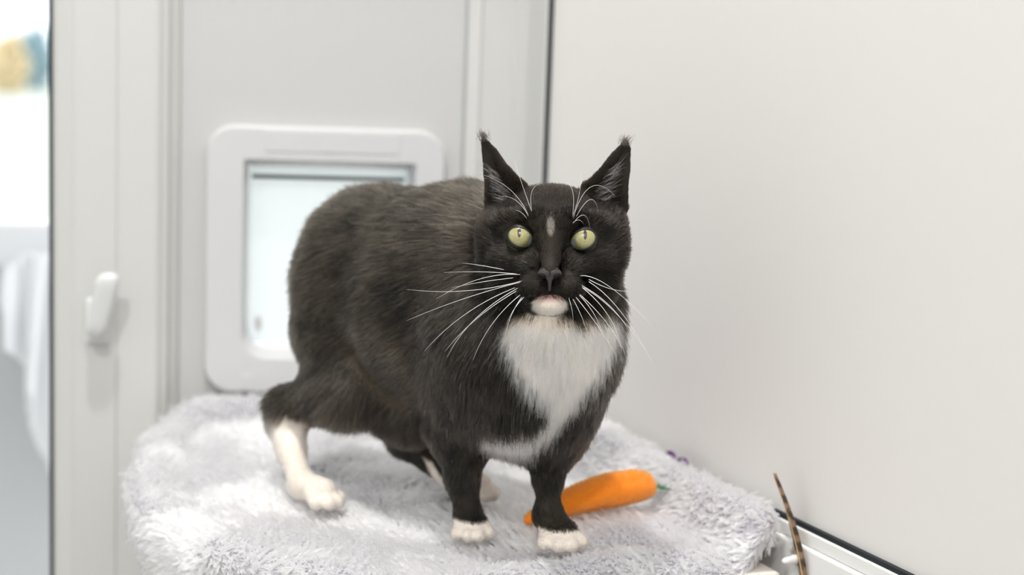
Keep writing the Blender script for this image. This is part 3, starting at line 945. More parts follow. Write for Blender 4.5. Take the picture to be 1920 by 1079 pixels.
BC = P(1050, 700, 1.13)
def bib_xy(px, py):
    q = P(px, py, 1.13) - BC
    return (q @ RT * 1000, q @ UP * 1000)
BIB = [bib_xy(*q) for q in ((985, 590), (950, 604), (944, 628), (958, 660), (972, 700), (990, 728), (1018, 748), (1030, 768), (1020, 790), (1000, 806), (965, 812), (925, 812), (900, 824), (902, 850),
                            (935, 862), (975, 858), (1003, 848), (1030, 826), (1058, 796), (1078, 764), (1098, 736), (1122, 704), (1142, 668), (1158, 630), (1166, 596), (1150, 580), (1120, 590), (1080, 600), (1030, 590))]
def white_mask(p, tw, loc, jit, strand):
    q = p - BC
    x, y, f = q @ RT * 1000, q @ UP * 1000, -(q @ FW) * 1000
    sd = poly_sd(BIB, x, y) + jit * 3.0
    front = sstep(f, -115, -95)
    bib = sstep(-sd, -1.2, 1.2) * front * (1 - np.clip(tw['front_leg'] + tw['front_paw'] + tw['far_leg'] + tw['far_paw'] + tw['thigh'], 0, 1)) * (1 - np.clip(tw['head'] * 1.2 + tw['muzzle'] + tw['ear'], 0, 1) * sstep(loc[:, 1], -150, -125))
    lx, ly, lf = loc.T
    chin = sstep(1 - ((lx + 5) / 33) ** 2 - ((ly + 119) / (20 + jit * 2)) ** 2, -.08, .12) * sstep(lf, 20, 45)
    blaze = sstep(1 - ((lx + 4) / 7.5) ** 2 - ((ly - 28) / 18) ** 2, -.4, .5) * sstep(lf, 20, 40) * ((jit > -0.3) * 0.9 if strand else 0.16)
    legs = np.clip(tw['white_leg'] * 1.6 - .25 + tw['white_paw'] * 1.5, 0, 1)
    zz = p[:, 2] + jit * 0.0014
    fp = sstep(tw['front_paw'], .35, .6) * sstep(zz - 0.16 * np.clip((p - np.r_[P(1040, 1006, 1.2)[:2], 0]) @ TOCAM, -.01, .02), 0.8155, 0.8130)
    qa = p - P(812, 895, 1.33)
    stripe = np.clip(tw['far_leg'] + tw['far_paw'] * .8, 0, 1) * sstep(poly_sd([(P(c_, d_, 1.33) - P(812, 895, 1.33)) @ np.stack([RT, UP], 1) * 1000 for c_, d_ in ((790, 862), (802, 862), (832, 905), (834, 936), (818, 925))], qa @ RT * 1000, qa @ UP * 1000) + jit, 1.0, -1.0)
    farp = sstep(tw['far_paw'], .4, .6) * sstep(qa @ RT * 1000, 32, 38)
    return np.clip(np.maximum.reduce([bib, chin, blaze * .9, legs, fp, stripe, farp]), 0, 1), chin

def coat(p, tw, loc, rg, strand):
    n = len(p)
    jit = vnoise(p * 260, 41) * 0.7 + (rg.normal(size=n) * .55 if strand else 0)
    wm, chin = white_mask(p, tw, loc, jit, strand)
    headw = np.clip(tw['head'] + tw['nose_bridge'] + tw['muzzle'] + tw['ear'] + tw['chin'] + tw['nose'], 0, 1)
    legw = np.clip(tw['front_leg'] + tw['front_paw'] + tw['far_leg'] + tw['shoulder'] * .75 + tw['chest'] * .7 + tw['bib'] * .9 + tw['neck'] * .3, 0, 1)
    mott = vnoise(p * 34, 51) * .5 + vnoise(p * 80, 52) * .35 + (vnoise(p * 520, 53) * .75 if strand else 0)
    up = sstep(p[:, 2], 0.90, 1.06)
    dark = np.array([0.004, 0.0035, 0.0035]); brown = np.array([0.135, 0.112, 0.082])
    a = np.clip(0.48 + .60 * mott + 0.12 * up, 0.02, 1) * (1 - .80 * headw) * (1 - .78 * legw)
    if strand:
        a = np.clip(a * (0.15 + 2.3 * rg.random(n) ** 3), 0, 1.6)
    painted_sheen = np.zeros(n)  # face fur sheen painted in as patches of paler grey hairs
    for sx_, sy_, rx_, ry_, am in ((-92, 40, 34, 16, .8), (88, 38, 34, 16, .8), (-96, -22, 36, 26, .5), (98, -20, 36, 28, .7), (-44, -44, 20, 14, .9), (38, -46, 22, 14, .9), (-5, -36, 11, 14, 1.0), (-110, -70, 30, 30, .4), (118, 20, 20, 40, .5)):
        painted_sheen += am * np.exp(-((loc[:, 0] - sx_) / rx_) ** 2 - ((loc[:, 1] - sy_) / ry_) ** 2)
    painted_sheen *= headw * (loc[:, 2] > -60) * (1 - tw['ear'])
    if strand:
        painted_sheen = painted_sheen * (rg.random(n) < .30) * (.4 + .9 * rg.random(n))
    else:
        painted_sheen = painted_sheen * .12
    black = dark + a[:, None] * (brown - dark)
    black = black + painted_sheen[:, None] * np.array([0.20, 0.18, 0.17])
    white = np.array([0.955, 0.87, 0.775]) * np.ones((n, 1))
    white = white * (1 + .05 * (rg.normal(size=(n, 1)) if strand else 0))
    white = white * (1 - .25 * np.clip(tw['white_leg'] + tw['white_paw'] + tw['front_paw'] + tw['far_paw'] + chin, 0, 1))[:, None]
    lx, ly, lf = loc.T
    pink = chin * sstep(ly, -116, -101)
    white = white * (1 - pink[:, None]) + np.array([0.58, 0.34, 0.30]) * pink[:, None]
    c = black * (1 - wm[:, None]) + white * wm[:, None]
    nose = sstep(tw['nose'], .35, .6)
    c = c * (1 - nose[:, None]) + np.array([0.12, 0.105, 0.105]) * nose[:, None]
    return np.clip(c, 0.002, .96), wm

# the skin lies under the fur: draw the surface in by part of the hair length
fl_, ln_, li_, de_, tw_, lo_ = anatomy(cv)
headish = np.clip(tw_['head'] + tw_['nose_bridge'] + tw_['muzzle'] + tw_['ear'] + tw_['chin'] + tw_['nose'], 0, 1)
cv = cv - gradn(cv) * (ln_ * (0.52 - 0.34 * headish) * (1 - tw_['ear']))[:, None]

M['skin'] = bpy.data.materials.new('cat_coat')
M['skin'].use_nodes = True
nt = M['skin'].node_tree
b = nt.nodes['Principled BSDF']
at = nt.nodes.new('ShaderNodeAttribute'); at.attribute_name = 'coat'
nt.links.new(at.outputs['Color'], b.inputs['Base Color'])
b.inputs['Roughness'].default_value = 0.55
b.inputs['Specular IOR Level'].default_value = 0.06
M['fur'] = fur_mat('cat_fur', 'strand_colour', 0.27, 0.45, 0.0, ior=1.36)

cat = empty('cat', tuple(P(880, 960, 1.25)[:2]) + (0.80,))
tag(cat, 'black and white cat standing on the fleece blanket, facing the camera', 'cat')
me = bpy.data.meshes.new('body')
me.vertices.add(len(cv)); me.vertices.foreach_set('co', cv.astype(np.float32).ravel())
me.loops.add(len(cf) * 4); me.loops.foreach_set('vertex_index', cf.astype(np.int32).ravel())
me.polygons.add(len(cf)); me.polygons.foreach_set('loop_start', np.arange(0, len(cf) * 4, 4, dtype=np.int32))
me.update(calc_edges=True); me.validate()
me.polygons.foreach_set('use_smooth', [True] * len(me.polygons))
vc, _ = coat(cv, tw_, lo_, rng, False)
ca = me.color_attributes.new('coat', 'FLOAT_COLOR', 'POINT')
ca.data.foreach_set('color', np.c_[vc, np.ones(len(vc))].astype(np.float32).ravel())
me.materials.append(M['skin'])
body = put(bpy.data.objects.new('body', me), cat)

# ---- fur
ctri = np.vstack([cf[:, [0, 1, 2]], cf[:, [0, 2, 3]]])
NF = 560000
p, _, idx, _ = scatter(cv, ctri, NF, rng)
keep = rng.random(NF) < np.clip(de_[ctri[idx, 0]] / 2.2, 0.38, 1) * (de_[ctri[idx, 0]] > .25)
p = p[keep]
n_ = gradn(p)
flow, ln, lift, dens, tw, loc = anatomy(p)
# bare skin: eyes, nose, inner ear
bare = np.zeros(len(p), bool)
for e in EYES:
    q = loc - np.array(e)
    bare |= ((q[:, 0] / 25) ** 2 + (q[:, 1] / 20.8) ** 2 < 1) & (q[:, 2] > -10)
bare |= tw['nose'] > .45
keep = ~bare
p, n_, flow, ln, lift, loc = p[keep], n_[keep], flow[keep], ln[keep], lift[keep], loc[keep]
tw = {k: v[keep] for k, v in tw.items()}
N_ = len(p)
# push hair away from the eyes
for e in EYES:
    q = loc - np.array(e)
    w = np.exp(-((q[:, 0] / 44) ** 2 + (q[:, 1] / 38) ** 2) ** 2) * (q[:, 2] > -20)
    v = unit(q[:, :1] * RT + q[:, 1:2] * UP + 1e-9)
    flow = unit(flow + 1.1 * w[:, None] * v)
inner = tw['ear'] * sstep((-(n_ @ FW)), 0.2, 0.5)
ln = ln * (1 - .45 * inner)
tang = flow - n_ * (flow * n_).sum(1)[:, None]
tang = unit(tang + 0.10 * np.stack([vnoise(p * 55, 60 + i) for i in range(3)], 1) + 0.07 * rng.normal(size=(N_, 3)))
tang = unit(tang - n_ * (tang * n_).sum(1)[:, None])
lift = lift * (0.75 + .5 * rng.random(N_)) + .12 * vnoise(p * 70, 66)
ln = ln * (0.75 + .45 * rng.random(N_)) * (1 + .15 * vnoise(p * 45, 67))
d0 = unit(tang * np.cos(lift)[:, None] + n_ * np.sin(lift)[:, None])
inv_, cen = clump_centres(p, 0.0050, 0.8, 71)
offc = cen[inv_] - p
clw = np.clip(ln / 0.018, 0, 1) * .7
K = 5
pts = np.empty((N_, K, 3))
wv = rng.normal(size=(N_, 3)) * (0.05 * ln)[:, None]
for k in range(K):
    t = k / (K - 1)
    pts[:, k] = p - n_ * 0.0004 + d0 * (ln * t)[:, None] + (tang - d0) * (ln * 0.35 * t * t)[:, None] + offc * (clw * t)[:, None] + wv * t * t
rad = np.array([0.00016, 0.00017, 0.00015, 0.00010, 0.00003])[None, :] * (0.7 + .6 * rng.random((N_, 1))) * (1 + 0.25 * (ln[:, None] > .012))
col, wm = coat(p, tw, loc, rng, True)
# scattered white guard hairs on chest, shoulders and forehead
gh = (rng.random(N_) < 0.012 * np.clip(tw['chest'] + tw['shoulder'] + tw['bib'], 0, 1) + 0.004 * tw['head'])
col[gh] = np.array([.5, .48, .46])
brn = inner[:, None]
col = col * (1 - .75 * brn) + np.array([0.085, 0.046, 0.034]) * .75 * brn
face = np.clip(tw['head'] + tw['nose_bridge'] + tw['muzzle'] + tw['ear'] + tw['chin'], 0, 1) > .5
M['face_fur'] = fur_mat('cat_face_fur', 'strand_colour', 0.24, 0.35, 0.0, ior=1.22)
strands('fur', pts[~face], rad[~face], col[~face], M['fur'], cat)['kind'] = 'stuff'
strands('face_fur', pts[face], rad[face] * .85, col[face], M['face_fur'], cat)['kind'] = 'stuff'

# long pale hairs inside the ears, and the dark wisps on the tips
def ear_hairs(E, n, rg):
    out = []
    for i in range(n):
        t = rg.random()
        y0 = 62 + 78 * t
        xin = (-58 - 44 * t) if E['sgn'] < 0 else (62 + 44 * t)
        x0 = xin + E['sgn'] * 16 * rg.random()
        root = np.array([x0, y0, E['f0'] - 6 - 8 * rg.random()])
        L = (42 + 26 * rg.random()) * (1 - .35 * t)
        d = np.array([E['sgn'] * 1.0, 0.16 + .45 * t + .16 * rg.normal(), 0.22 + .12 * rg.normal()])
        d /= np.linalg.norm(d)
        bend = np.array([0, 0.16 * rg.normal() + .02, -0.35])
        out.append([hp(*(root + d * L * s + bend * L * s * s)) for s in np.linspace(0, 1, 6)])
    return np.array(out)
erg = np.random.default_rng(5)
eh = np.vstack([ear_hairs(E, 85, erg) for E in EARS])
ec = np.array([0.55, 0.48, 0.44]) * (0.25 + 1.0 * erg.random((len(eh), 1)))
tips = []
for E in EARS:
    for i in range(70):
        q = np.array([*E['tip'], E['f0'] - 8]) + np.array([erg.normal() * 5 - E['sgn'] * 4, erg.normal() * 3 - 9, erg.normal() * 3])
        d = np.array([E['sgn'] * (.15 + .28 * erg.normal()) + (0.25 if E['sgn'] > 0 else -.1), 1, .2 * erg.normal()])
        tips.append([hp(*(q + d * (9 + 8 * erg.random()) * s)) for s in np.linspace(0, 1, 6)])
tips = np.array(tips)
ap = np.vstack([eh, tips])
ar = np.array([.00013, .00013, .00012, .0001, .00007, .00002])[None].repeat(len(ap), 0)
strands('ear_hair', ap, ar, np.vstack([ec, np.tile([.02, .016, .015], (len(tips), 1))]), M['fur'], cat)['kind'] = 'stuff'

# ---- eyes: glossy ball with a slit pupil, lids as a skin with an almond opening
def eye_material():
    m = bpy.data.materials.new('green_iris')
    m.use_nodes = True
    nt = m.node_tree
    N, L = nt.nodes.new, nt.links.new
    b = nt.nodes['Principled BSDF']
    tc = N('ShaderNodeTexCoord')
    sx = N('ShaderNodeSeparateXYZ'); L(tc.outputs['Object'], sx.inputs[0])
    def math_(op, a, b_=None):
        q = N('ShaderNodeMath'); q.operation = op
        for i, v in enumerate((a, b_)):
            if v is None: continue
            if isinstance(v, (int, float)): q.inputs[i].default_value = v
            else: L(v, q.inputs[i])
        return q.outputs[0]
    R = ER * HS
    X = math_('DIVIDE', sx.outputs['X'], R); Y = math_('DIVIDE', sx.outputs['Y'], R)
    # slit pupil, a pointed ellipse
    e = math_('ADD', math_('POWER', math_('DIVIDE', math_('ABSOLUTE', X), 0.125), 1.6), math_('POWER', math_('DIVIDE', math_('ABSOLUTE', Y), 0.36), 2.0))
    pup = math_('LESS_THAN', e, 1.0)
    rr = math_('SQRT', math_('ADD', math_('MULTIPLY', X, X), math_('MULTIPLY', Y, Y)))
    ramp = N('ShaderNodeValToRGB')
    ramp.color_ramp.elements[0].position = 0.05; ramp.color_ramp.elements[0].color = (0.38, 0.30, 0.10, 1)
    ramp.color_ramp.elements[1].position = 0.90; ramp.color_ramp.elements[1].color = (0.09, 0.11, 0.03, 1)
    for pos, c in ((0.35, (0.40, 0.355, 0.15, 1)), (0.62, (0.37, 0.355, 0.165, 1)), (0.80, (0.21, 0.20, 0.075, 1))):
        el = ramp.color_ramp.elements.new(pos); el.color = c
    L(rr, ramp.inputs[0])
    ang = math_('ARCTAN2', Y, X)
    nz = N('ShaderNodeTexNoise'); nz.inputs['Scale'].default_value = 9; nz.inputs['Detail'].default_value = 4
    cb = N('ShaderNodeCombineXYZ'); L(math_('MULTIPLY', ang, 1.4), cb.inputs[0]); L(math_('MULTIPLY', rr, 0.6), cb.inputs[1]); L(cb.outputs[0], nz.inputs['Vector'])
    mr = N('ShaderNodeMapRange'); mr.inputs[1].default_value = .3; mr.inputs[2].default_value = .7; mr.inputs[3].default_value = .68; mr.inputs[4].default_value = 1.22
    L(nz.outputs['Fac'], mr.inputs[0])
    sc = N('ShaderNodeVectorMath'); sc.operation = 'SCALE'; L(ramp.outputs[0], sc.inputs[0]); L(mr.outputs[0], sc.inputs['Scale'])
    mx = N('ShaderNodeMix'); mx.data_type = 'RGBA'; mx.inputs[7].default_value = (0.006, 0.008, 0.010, 1)
    L(pup, mx.inputs[0]); L(sc.outputs[0], mx.inputs[6]); L(mx.outputs[2], b.inputs['Base Color'])
    b.inputs['Roughness'].default_value = 0.30
    b.inputs['Coat Weight'].default_value = 1.0
    b.inputs['Coat Roughness'].default_value = 0.03
    return m
M['iris'] = eye_material()
M['lid'] = mat('eyelid_skin', (0.005, 0.0045, 0.0045), 0.45, 0.5)
M['third_lid'] = mat('third_eyelid', (0.16, 0.16, 0.17), 0.4, 0.5)
for ei, e in enumerate(EYES):
    c = hp(*e)
    bm = bmesh.new()
    bmesh.ops.create_uvsphere(bm, u_segments=40, v_segments=28, radius=ER * HS)
    o = obj('eye', bm, M['iris'], cat, True)
    # local z looks towards the camera and a little up, local y is the cat's up
    gx = -2.0 if ei == 0 else 3.0
    z = unit(gx / 27 * RT + 9.5 / 27 * UP - FW)
    x = unit(RT - z * (RT @ z)); y = np.cross(z, x)
    mm = Matrix.Identity(4)
    for i, v in enumerate((x, y, z)):
        for j in range(3):
            mm[j][i] = v[j]
    mm.translation = Vector(c)
    o.matrix_basis = mm
    # lids
    sgn = 1 if ei == 0 else -1            # inner corner towards the nose
    n = 48
    vs, fs = [], []
    def opening(a):
        ca, sa = math.cos(a), math.sin(a)
        rx, ry = 22.3, (17.2 if sa > 0 else 18.0)
        xx = rx * math.copysign(abs(ca) ** 0.95, ca)
        yy = ry * math.copysign(abs(sa) ** 1.05, sa)
        yy -= 0.20 * xx * sgn              # inner corner lower
        if ca * sgn > 0:                   # inner corner drawn out towards the nose
            xx += sgn * 3.5 * max(0, ca * sgn) ** 4
            yy -= 3.5 * max(0, ca * sgn) ** 4
        return xx, yy
    rings_ = [(1.00, 26.9), (1.0, 28.0), (1.06, 28.6), (1.25, 28.4), (1.7, 27.0)]
    for sc_, rr_ in rings_:
        for k in range(n):
            xx, yy = opening(2 * PI * k / n)
            xx *= sc_; yy *= sc_ if sc_ < 1.2 else sc_ * 1.05
            hh = math.hypot(xx, yy)
            th = min(hh / rr_, 1.0)
            zz = rr_ * math.sqrt(max(0.02, 1 - th * th))
            if th >= 1: xx, yy = xx / hh * rr_, yy / hh * rr_
            vs.append(hp(e[0] + xx, e[1] + 0.5 + yy, e[2] + zz))
    for q in range(len(rings_) - 1):
        for k in range(n):
            fs.append((q * n + k, q * n + (k + 1) % n, (q + 1) * n + (k + 1) % n, (q + 1) * n + k))
    pymesh('eyelid', vs, fs, M['lid'], cat)
    # third eyelid: a small grey membrane over the inner corner
    vs, fs = [], []
    for i in range(7):
        for j in range(7):
            u, v = i / 6, j / 6 - .5
            xx = sgn * (17.0 + 8.5 * u - 2.5 * math.cos(v * PI) * (1 - u)); yy = -7.5 + v * 17 * (1 - .5 * u) - 3 * u
            hh = min(math.hypot(xx, yy), 26.9)
            vs.append(hp(e[0] + xx, e[1] + yy, e[2] + math.sqrt(27.35 ** 2 - hh * hh)))
    for i in range(6):
        for j in range(6):
            a = i * 7 + j
            fs.append((a, a + 1, a + 8, a + 7))
    pymesh('third_eyelid', vs, fs, M['third_lid'], cat)

# ---- nose leather with its nostrils
M['nose'] = mat('nose_leather', (0.042, 0.036, 0.036), 0.42, 0.5, bump=(2600, 0.5, 0.0003))
M['nostril'] = mat('nostril', (0.004, 0.003, 0.003), 0.7, 0.2)
vs, fs = [], []
sec = [(-40, 11, 112, 8), (-45, 17, 117, 11), (-50, 21, 121, 13), (-55, 23, 123.5, 14), (-60, 23, 124, 15), (-65, 19, 122, 15), (-69, 12, 119, 12), (-74, 6.5, 116, 10), (-82, 5, 113, 9), (-91, 4, 108, 9)]
for y_, hw, f_, dp in sec:
    for k in range(17):
        a = math.radians(-105 + 210 * k / 16)
        wing = 1 + .10 * math.sin(abs(a)) ** 4 * (1 if -66 < y_ < -52 else 0)
        vs.append(hp(-6 + hw * (0.88 if y_ > -68 else .7) * math.sin(a) * wing, y_ - 2.5 * (1 - math.cos(a)) * (1 if y_ > -62 else -1), f_ - dp * (1 - math.cos(a)) - (1.6 * math.exp(-(a / .16) ** 2) if y_ < -58 else 0)))
for i in range(len(sec) - 1):
    for k in range(16):
        a = i * 17 + k
        fs.append((a, a + 1, a + 18, a + 17))
o = pymesh('nose', vs, fs, M['nose'], cat)
sb = o.modifiers.new('s', 'SUBSURF'); sb.levels = sb.render_levels = 1
for sx in (-1, 1):
    bm = bmesh.new()
    bmesh.ops.create_uvsphere(bm, u_segments=16, v_segments=10, radius=1.0)
    for v_ in bm.verts:
        x_, y_, z_ = v_.co
        r_ = math.radians(28) * sx
        x2, y2 = 7.2 * x_ * math.cos(r_) - 4.0 * y_ * math.sin(r_), 7.2 * x_ * math.sin(r_) + 4.0 * y_ * math.cos(r_)
        v_.co = Vector(hp(-6 + sx * 13.5 + x2, -63.5 + y2, 119.0 + 5.0 * z_ - abs(x2) * 0.2 - sx * x2 * .35))
    obj('nostril', bm, M['nostril'], o, True)

# ---- whiskers: (root), (bend), (tip) measured on the photo, at their own depths beside the muzzle
M['whisker'] = mat('whisker', (0.88, 0.87, 0.86), 0.3, 0.5)
WL = [((968, 515), (915, 509), (836, 512)), ((975, 516), (905, 510), (822, 560)), ((980, 527), (880, 556), (768, 543)), ((975, 530), (870, 556), (768, 600)),
      ((965, 540), (868, 578), (800, 656)), ((970, 541), (880, 590), (842, 666)), ((968, 546), (888, 592), (838, 656)), ((976, 552), (915, 600), (889, 672)),
      ((979, 556), (952, 590), (946, 640)), ((985, 554), (962, 575), (950, 606)), ((962, 522), (905, 528), (850, 540)), ((945, 507), (900, 498), (870, 495))]
WR = [((1085, 518), (1128, 514), (1222, 616)), ((1100, 525), (1140, 548), (1172, 546)), ((1085, 535), (1152, 570), (1186, 642)), ((1086, 538), (1148, 588), (1160, 652)),
      ((1075, 545), (1140, 600), (1168, 664)), ((1090, 540), (1150, 572), (1216, 672)), ((1072, 552), (1112, 600), (1150, 662)), ((1068, 555), (1087, 590), (1098, 622)),
      ((1100, 529), (1162, 568), (1224, 692)), ((1078, 549), (1120, 590), (1128, 640)), ((1062, 554), (1070, 580), (1072, 600))]
BL = [((997, 403), (972, 335), (965, 308)), ((990, 407), (965, 352), (908, 333)), ((990, 409), (968, 366), (934, 374)), ((997, 404), (986, 352), (1016, 348)), ((987, 413), (978, 400), (966, 397))]
BR = [((1070, 411), (1086, 372), (1087, 330)), ((1072, 413), (1098, 318), (1150, 372)), ((1078, 409), (1108, 352), (1119, 401)), ((1070, 411), (1079, 356), (1058, 345)), ((1072, 422), (1096, 388), (1103, 431)), ((1071, 421), (1084, 410), (1092, 424))]
def whisker(q, side, f0, f1, f2, r):
    (a, c, b_) = q
    L3 = [hp(x - 1034, 455 - y, f) for (x, y), f in ((a, f0), (c, f1), (b_, f2))]
    cv_ = bezier(*L3, n=12)
    rr = r * np.linspace(1, 0.25, 12)
    v, f = tube(cv_, rr, 5)
    pymesh('whisker', v, f, M['whisker'], cat)
for q in WL: whisker(q, -1, 88, 112, 84, 0.00022)
for q in WR: whisker(q, 1, 88, 110, 70, 0.00022)
for q in BL + BR: whisker(q, 1, 72, 88, 62, 0.00015)

# ------------------------------------------------------------------ carrot toy behind the front paw
M['felt'] = mat('orange_felt', (0.80, 0.20, 0.008), 0.85, 0.15, noise=(160, (0.88, 0.27, 0.012)), bump=(1400, 0.5, 0.0012), sheen=0.35)
M['seam'] = mat('orange_thread', (0.62, 0.13, 0.006), 0.9)
M['felt_green'] = mat('green_felt', (0.008, 0.13, 0.06), 0.9, 0.15, bump=(1200, 0.5, 0.001), sheen=0.3)
c0 = P(984, 990, 1.246); c0[2] = 0.8055
c1 = P(1216, 912, 1.315); c1[2] = 0.8215
car = empty('carrot_toy', tuple((c0 + c1) / 2 - np.array([0, 0, .016])))
tag(car, 'orange felt carrot toy lying on the fleece blanket behind the front paw', 'toy')
ax = unit(c1 - c0)
s1 = unit(np.cross(ax, [0, 0, 1.0])); s2 = np.cross(s1, ax)
Lc = np.linalg.norm(c1 - c0)
prof = [(0, .0020), (.02, .0042), (.06, .0056), (.15, .0078), (.3, .0104), (.45, .0126), (.6, .0142), (.74, .0152), (.86, .0145), (.94, .0130), (.98, .0118), (1.0, .0098), (1.003, .006), (.998, .001)]
vs, fs = [], []
nk = 40
tt = np.linspace(0, len(prof) - 1, 60)
tp = np.interp(tt, range(len(prof)), [q[0] for q in prof]); rp = np.interp(tt, range(len(prof)), [q[1] for q in prof])
for i, (t, r) in enumerate(zip(tp, rp)):
    bend = s2 * (0.0045 * math.sin(PI * t * 1.1)) - s2 * 0.0
    for k in range(nk):
        a = 2 * PI * k / nk
        q = np.array([[t * 9, math.cos(a) * 1.3, math.sin(a) * 1.3]])
        f = 1 + 0.05 * float(vnoise(q, 5)[0]) + 0.025 * float(vnoise(q * 2.7, 6)[0])
        # a long fold along the near side, a seam below it, and a flattened top towards the thick end
        f -= 0.15 * math.exp(-((a - (5.55 - .35 * t)) / 0.16) ** 2) * math.sin(PI * min(1, t * 1.02)) ** .6
        f -= 0.07 * math.exp(-((a - (0.35 + .5 * t)) / 0.22) ** 2) * sstep(t, .25, .5) * (1 - sstep(t, .8, .97))
        vs.append(c0 + ax * Lc * t + bend + r * f * (s1 * math.cos(a) + s2 * math.sin(a) * 0.94))
for i in range(59):
    for k in range(nk):
        fs.append((i * nk + k, i * nk + (k + 1) % nk, (i + 1) * nk + (k + 1) % nk, (i + 1) * nk + k))
vs.append(c0 - ax * .0006); fs += [(len(vs) - 1, (k + 1) % nk, k) for k in range(nk)]
body_ = pymesh('carrot_body', vs, fs, M['felt'], car)
# short felt nap
cvv = np.array(vs[:-1]); tri_ = np.array([t for f_ in fs if len(f_) == 4 for t in ((f_[0], f_[1], f_[2]), (f_[0], f_[2], f_[3]))])
p, n_, _, _ = scatter(cvv, tri_, 9000, rng)
mid = c0 + np.outer((p - c0) @ ax, ax)
n_[((p - mid) * n_).sum(1) < 0] *= -1
d_ = unit(n_ + .9 * rng.normal(size=(9000, 3)) * .6 + ax * .5)
pts = p[:, None] + d_[:, None] * (np.linspace(0, 1, 4) * .0016)[None, :, None] * (.6 + .7 * rng.random((9000, 1, 1)))
M['nap'] = fur_mat('felt_nap', 'strand_colour', 0.6, 0.8)
strands('felt_nap', pts, np.tile([.00007, .00007, .00006, .00003], (9000, 1)), np.array([0.72, 0.15, 0.004]) * (.8 + .3 * rng.random((9000, 1))), M['nap'], car)['kind'] = 'stuff'
# green felt leaves at the thick end
for i, (da, ln_l, dz) in enumerate(((0.0, 0.026, -0.35), (0.35, 0.020, -0.25), (-0.3, 0.018, -0.1))):
    b0 = c1 - s2 * 0.004 + ax * 0.001
    dirl = unit(ax + s1 * da + s2 * dz * .6)
    wv_ = unit(np.cross(dirl, s2))
    vs, fs = [], []
    for k in range(11):
        t = k / 10
        w = 0.0036 * math.sin(PI * min(.97, .12 + t * .88)) ** .8 + .0004
        cc = b0 + dirl * ln_l * t - s2 * 0.004 * t * t
        for a in range(8):
            q = 2 * PI * a / 8
            vs.append(cc + wv_ * w * math.cos(q) * (1 + .15 * math.sin(9 * t)) + s2 * .0011 * math.sin(q))
    for k in range(10):
        for a in range(8):
            fs.append((k * 8 + a, k * 8 + (a + 1) % 8, (k + 1) * 8 + (a + 1) % 8, (k + 1) * 8 + a))
    fs += [tuple(range(8))[::-1], tuple(range(80, 88))]
    pymesh('leaf', vs, fs, M['felt_green'], car)

# ------------------------------------------------------------------ feather, seen nearly edge-on, at the blanket's front corner
def feather_mat():
    m = bpy.data.materials.new('banded_feather')
    m.use_nodes = True
    nt = m.node_tree
    N, L = nt.nodes.new, nt.links.new
    b = nt.nodes['Principled BSDF']
    uv = N('ShaderNodeAttribute'); uv.attribute_name = 'along'
    nz = N('ShaderNodeTexNoise'); nz.inputs['Scale'].default_value = 220
    tc = N('ShaderNodeTexCoord'); L(tc.outputs['Object'], nz.inputs['Vector'])
    ad = N('ShaderNodeMath'); ad.operation = 'MULTIPLY_ADD'; ad.inputs[1].default_value = 0.10
    L(nz.outputs['Fac'], ad.inputs[0]); L(uv.outputs['Fac'], ad.inputs[2])
    sn = N('ShaderNodeMath'); sn.operation = 'MULTIPLY'; sn.inputs[1].default_value = 48
    L(ad.outputs[0], sn.inputs[0])
    s2_ = N('ShaderNodeMath'); s2_.operation = 'SINE'; L(sn.outputs[0], s2_.inputs[0])
    rp_ = N('ShaderNodeValToRGB')
    rp_.color_ramp.elements[0].position = .25; rp_.color_ramp.elements[0].color = (.07, .04, .022, 1)
    rp_.color_ramp.elements[1].position = .8; rp_.color_ramp.elements[1].color = (.30, .19, .11, 1)
    mr = N('ShaderNodeMapRange'); mr.inputs[1].default_value = -1; L(s2_.outputs[0], mr.inputs[0]); L(mr.outputs[0], rp_.inputs[0])
    L(rp_.outputs[0], b.inputs['Base Color']); b.inputs['Roughness'].default_value = .6
    return m
M['feather'] = feather_mat()
M['quill'] = mat('quill', (0.50, 0.36, 0.20), 0.35, 0.5)
M['rod'] = mat('white_wand', (0.85, 0.85, 0.83), 0.3, 0.5)
M['down'] = mat('grey_down', (0.22, 0.21, 0.20), 0.8)
f0 = P(1512, 1130, 1.205); f1_ = P(1452, 897, 1.225)
fe = empty('feather', tuple(f0)); tag(fe, 'brown banded feather standing upright at the front corner of the blanket', 'feather')
bend_dir = unit(RT * .95 - FW * .3)
def rach(t):
    return f0 + (f1_ - f0) * t + bend_dir * 0.0035 * math.sin(PI * t)
v, f = tube([rach(t) for t in np.linspace(0, 1, 24)], np.linspace(.0009, .0002, 24), 6)
pymesh('quill', v, f, M['quill'], fe)
vane_dir = unit(-FW * .97 + RT * .22)
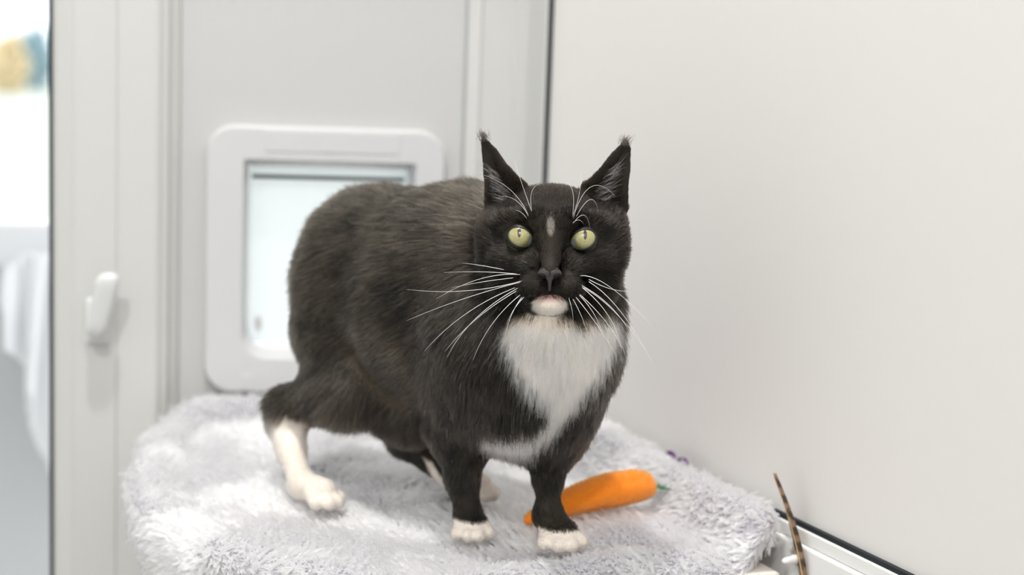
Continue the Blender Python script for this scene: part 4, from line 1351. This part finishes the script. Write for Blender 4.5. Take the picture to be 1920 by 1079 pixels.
for sd_ in (-1, 1):
    vs, fs, al = [], [], []
    nb, nw = 90, 5
    for i in range(nb):
        t = 0.10 + .90 * i / (nb - 1)
        w = 0.0075 * math.sin(PI * min(1, (1 - t) * .52 + .02)) ** .75 * (1 - .3 * sstep(t, .25, .1))
        if i % 7 == 3: w *= .93
        for j in range(nw + 1):
            u = j / nw
            ofs = vane_dir * sd_ * w * u + (f1_ - f0) * (0.075 * u * (1 - .4 * t)) + bend_dir * (.0016 * u * u * (1 if sd_ > 0 else .4))
            for e_ in (0, 1):
                vs.append(rach(min(1, t)) + ofs + bend_dir * (e_ * .00035))
                al.append(t + .05 * u)
    st = (nw + 1) * 2
    for i in range(nb - 1):
        for j in range(nw):
            for e_ in (0, 1):
                a = i * st + j * 2 + e_
                fs.append((a, a + 2, a + st + 2, a + st) if e_ else (a, a + st, a + st + 2, a + 2))
        a = i * st + nw * 2
        fs.append((a, a + 1, a + st + 1, a + st))
    o = pymesh('vane', vs, fs, M['feather'], fe)
    at_ = o.data.attributes.new('along', 'FLOAT', 'POINT'); at_.data.foreach_set('value', al)

# the feather wand's white rod end and its thin rod, lying along the bottom rail
wd = empty('toy_wand', tuple(P(1490, 1048, 1.215))); tag(wd, 'thin white toy wand with rounded grip lying by the bottom rail of the partition', 'toy wand')
g0, g1 = P(1468, 1053, 1.205), P(1502, 1048, 1.222)
tq = np.linspace(0, 1, 12)
v, f = tube([g0 + (g1 - g0) * t for t in tq], [.0012, .0021, .0025, .0027, .0029, .0031, .0034, .0037, .0039, .0037, .003, .0012], 12)
pymesh('grip', v, f, M['rod'], wd)
v, f = tube([P(1498, 1050, 1.22), P(1540, 1072, 1.2), P(1600, 1104, 1.17), P(1700, 1160, 1.12)], [.0013] * 4, 8)
pymesh('rod', v, f, M['rod'], wd)
fl_pts = []
for i in range(60):
    q = P(1489, 1044, 1.217)
    d = unit(UP * .9 + .5 * rng.normal(size=3))
    fl_pts.append([q + d * .008 * s + RT * .001 * s * s for s in np.linspace(0, 1, 5)])
strands('down_tuft', np.array(fl_pts), np.tile([.0002, .0002, .00018, .00012, .00004], (60, 1)), np.tile([.18, .17, .16], (60, 1)), M['fur'], wd)['kind'] = 'stuff'
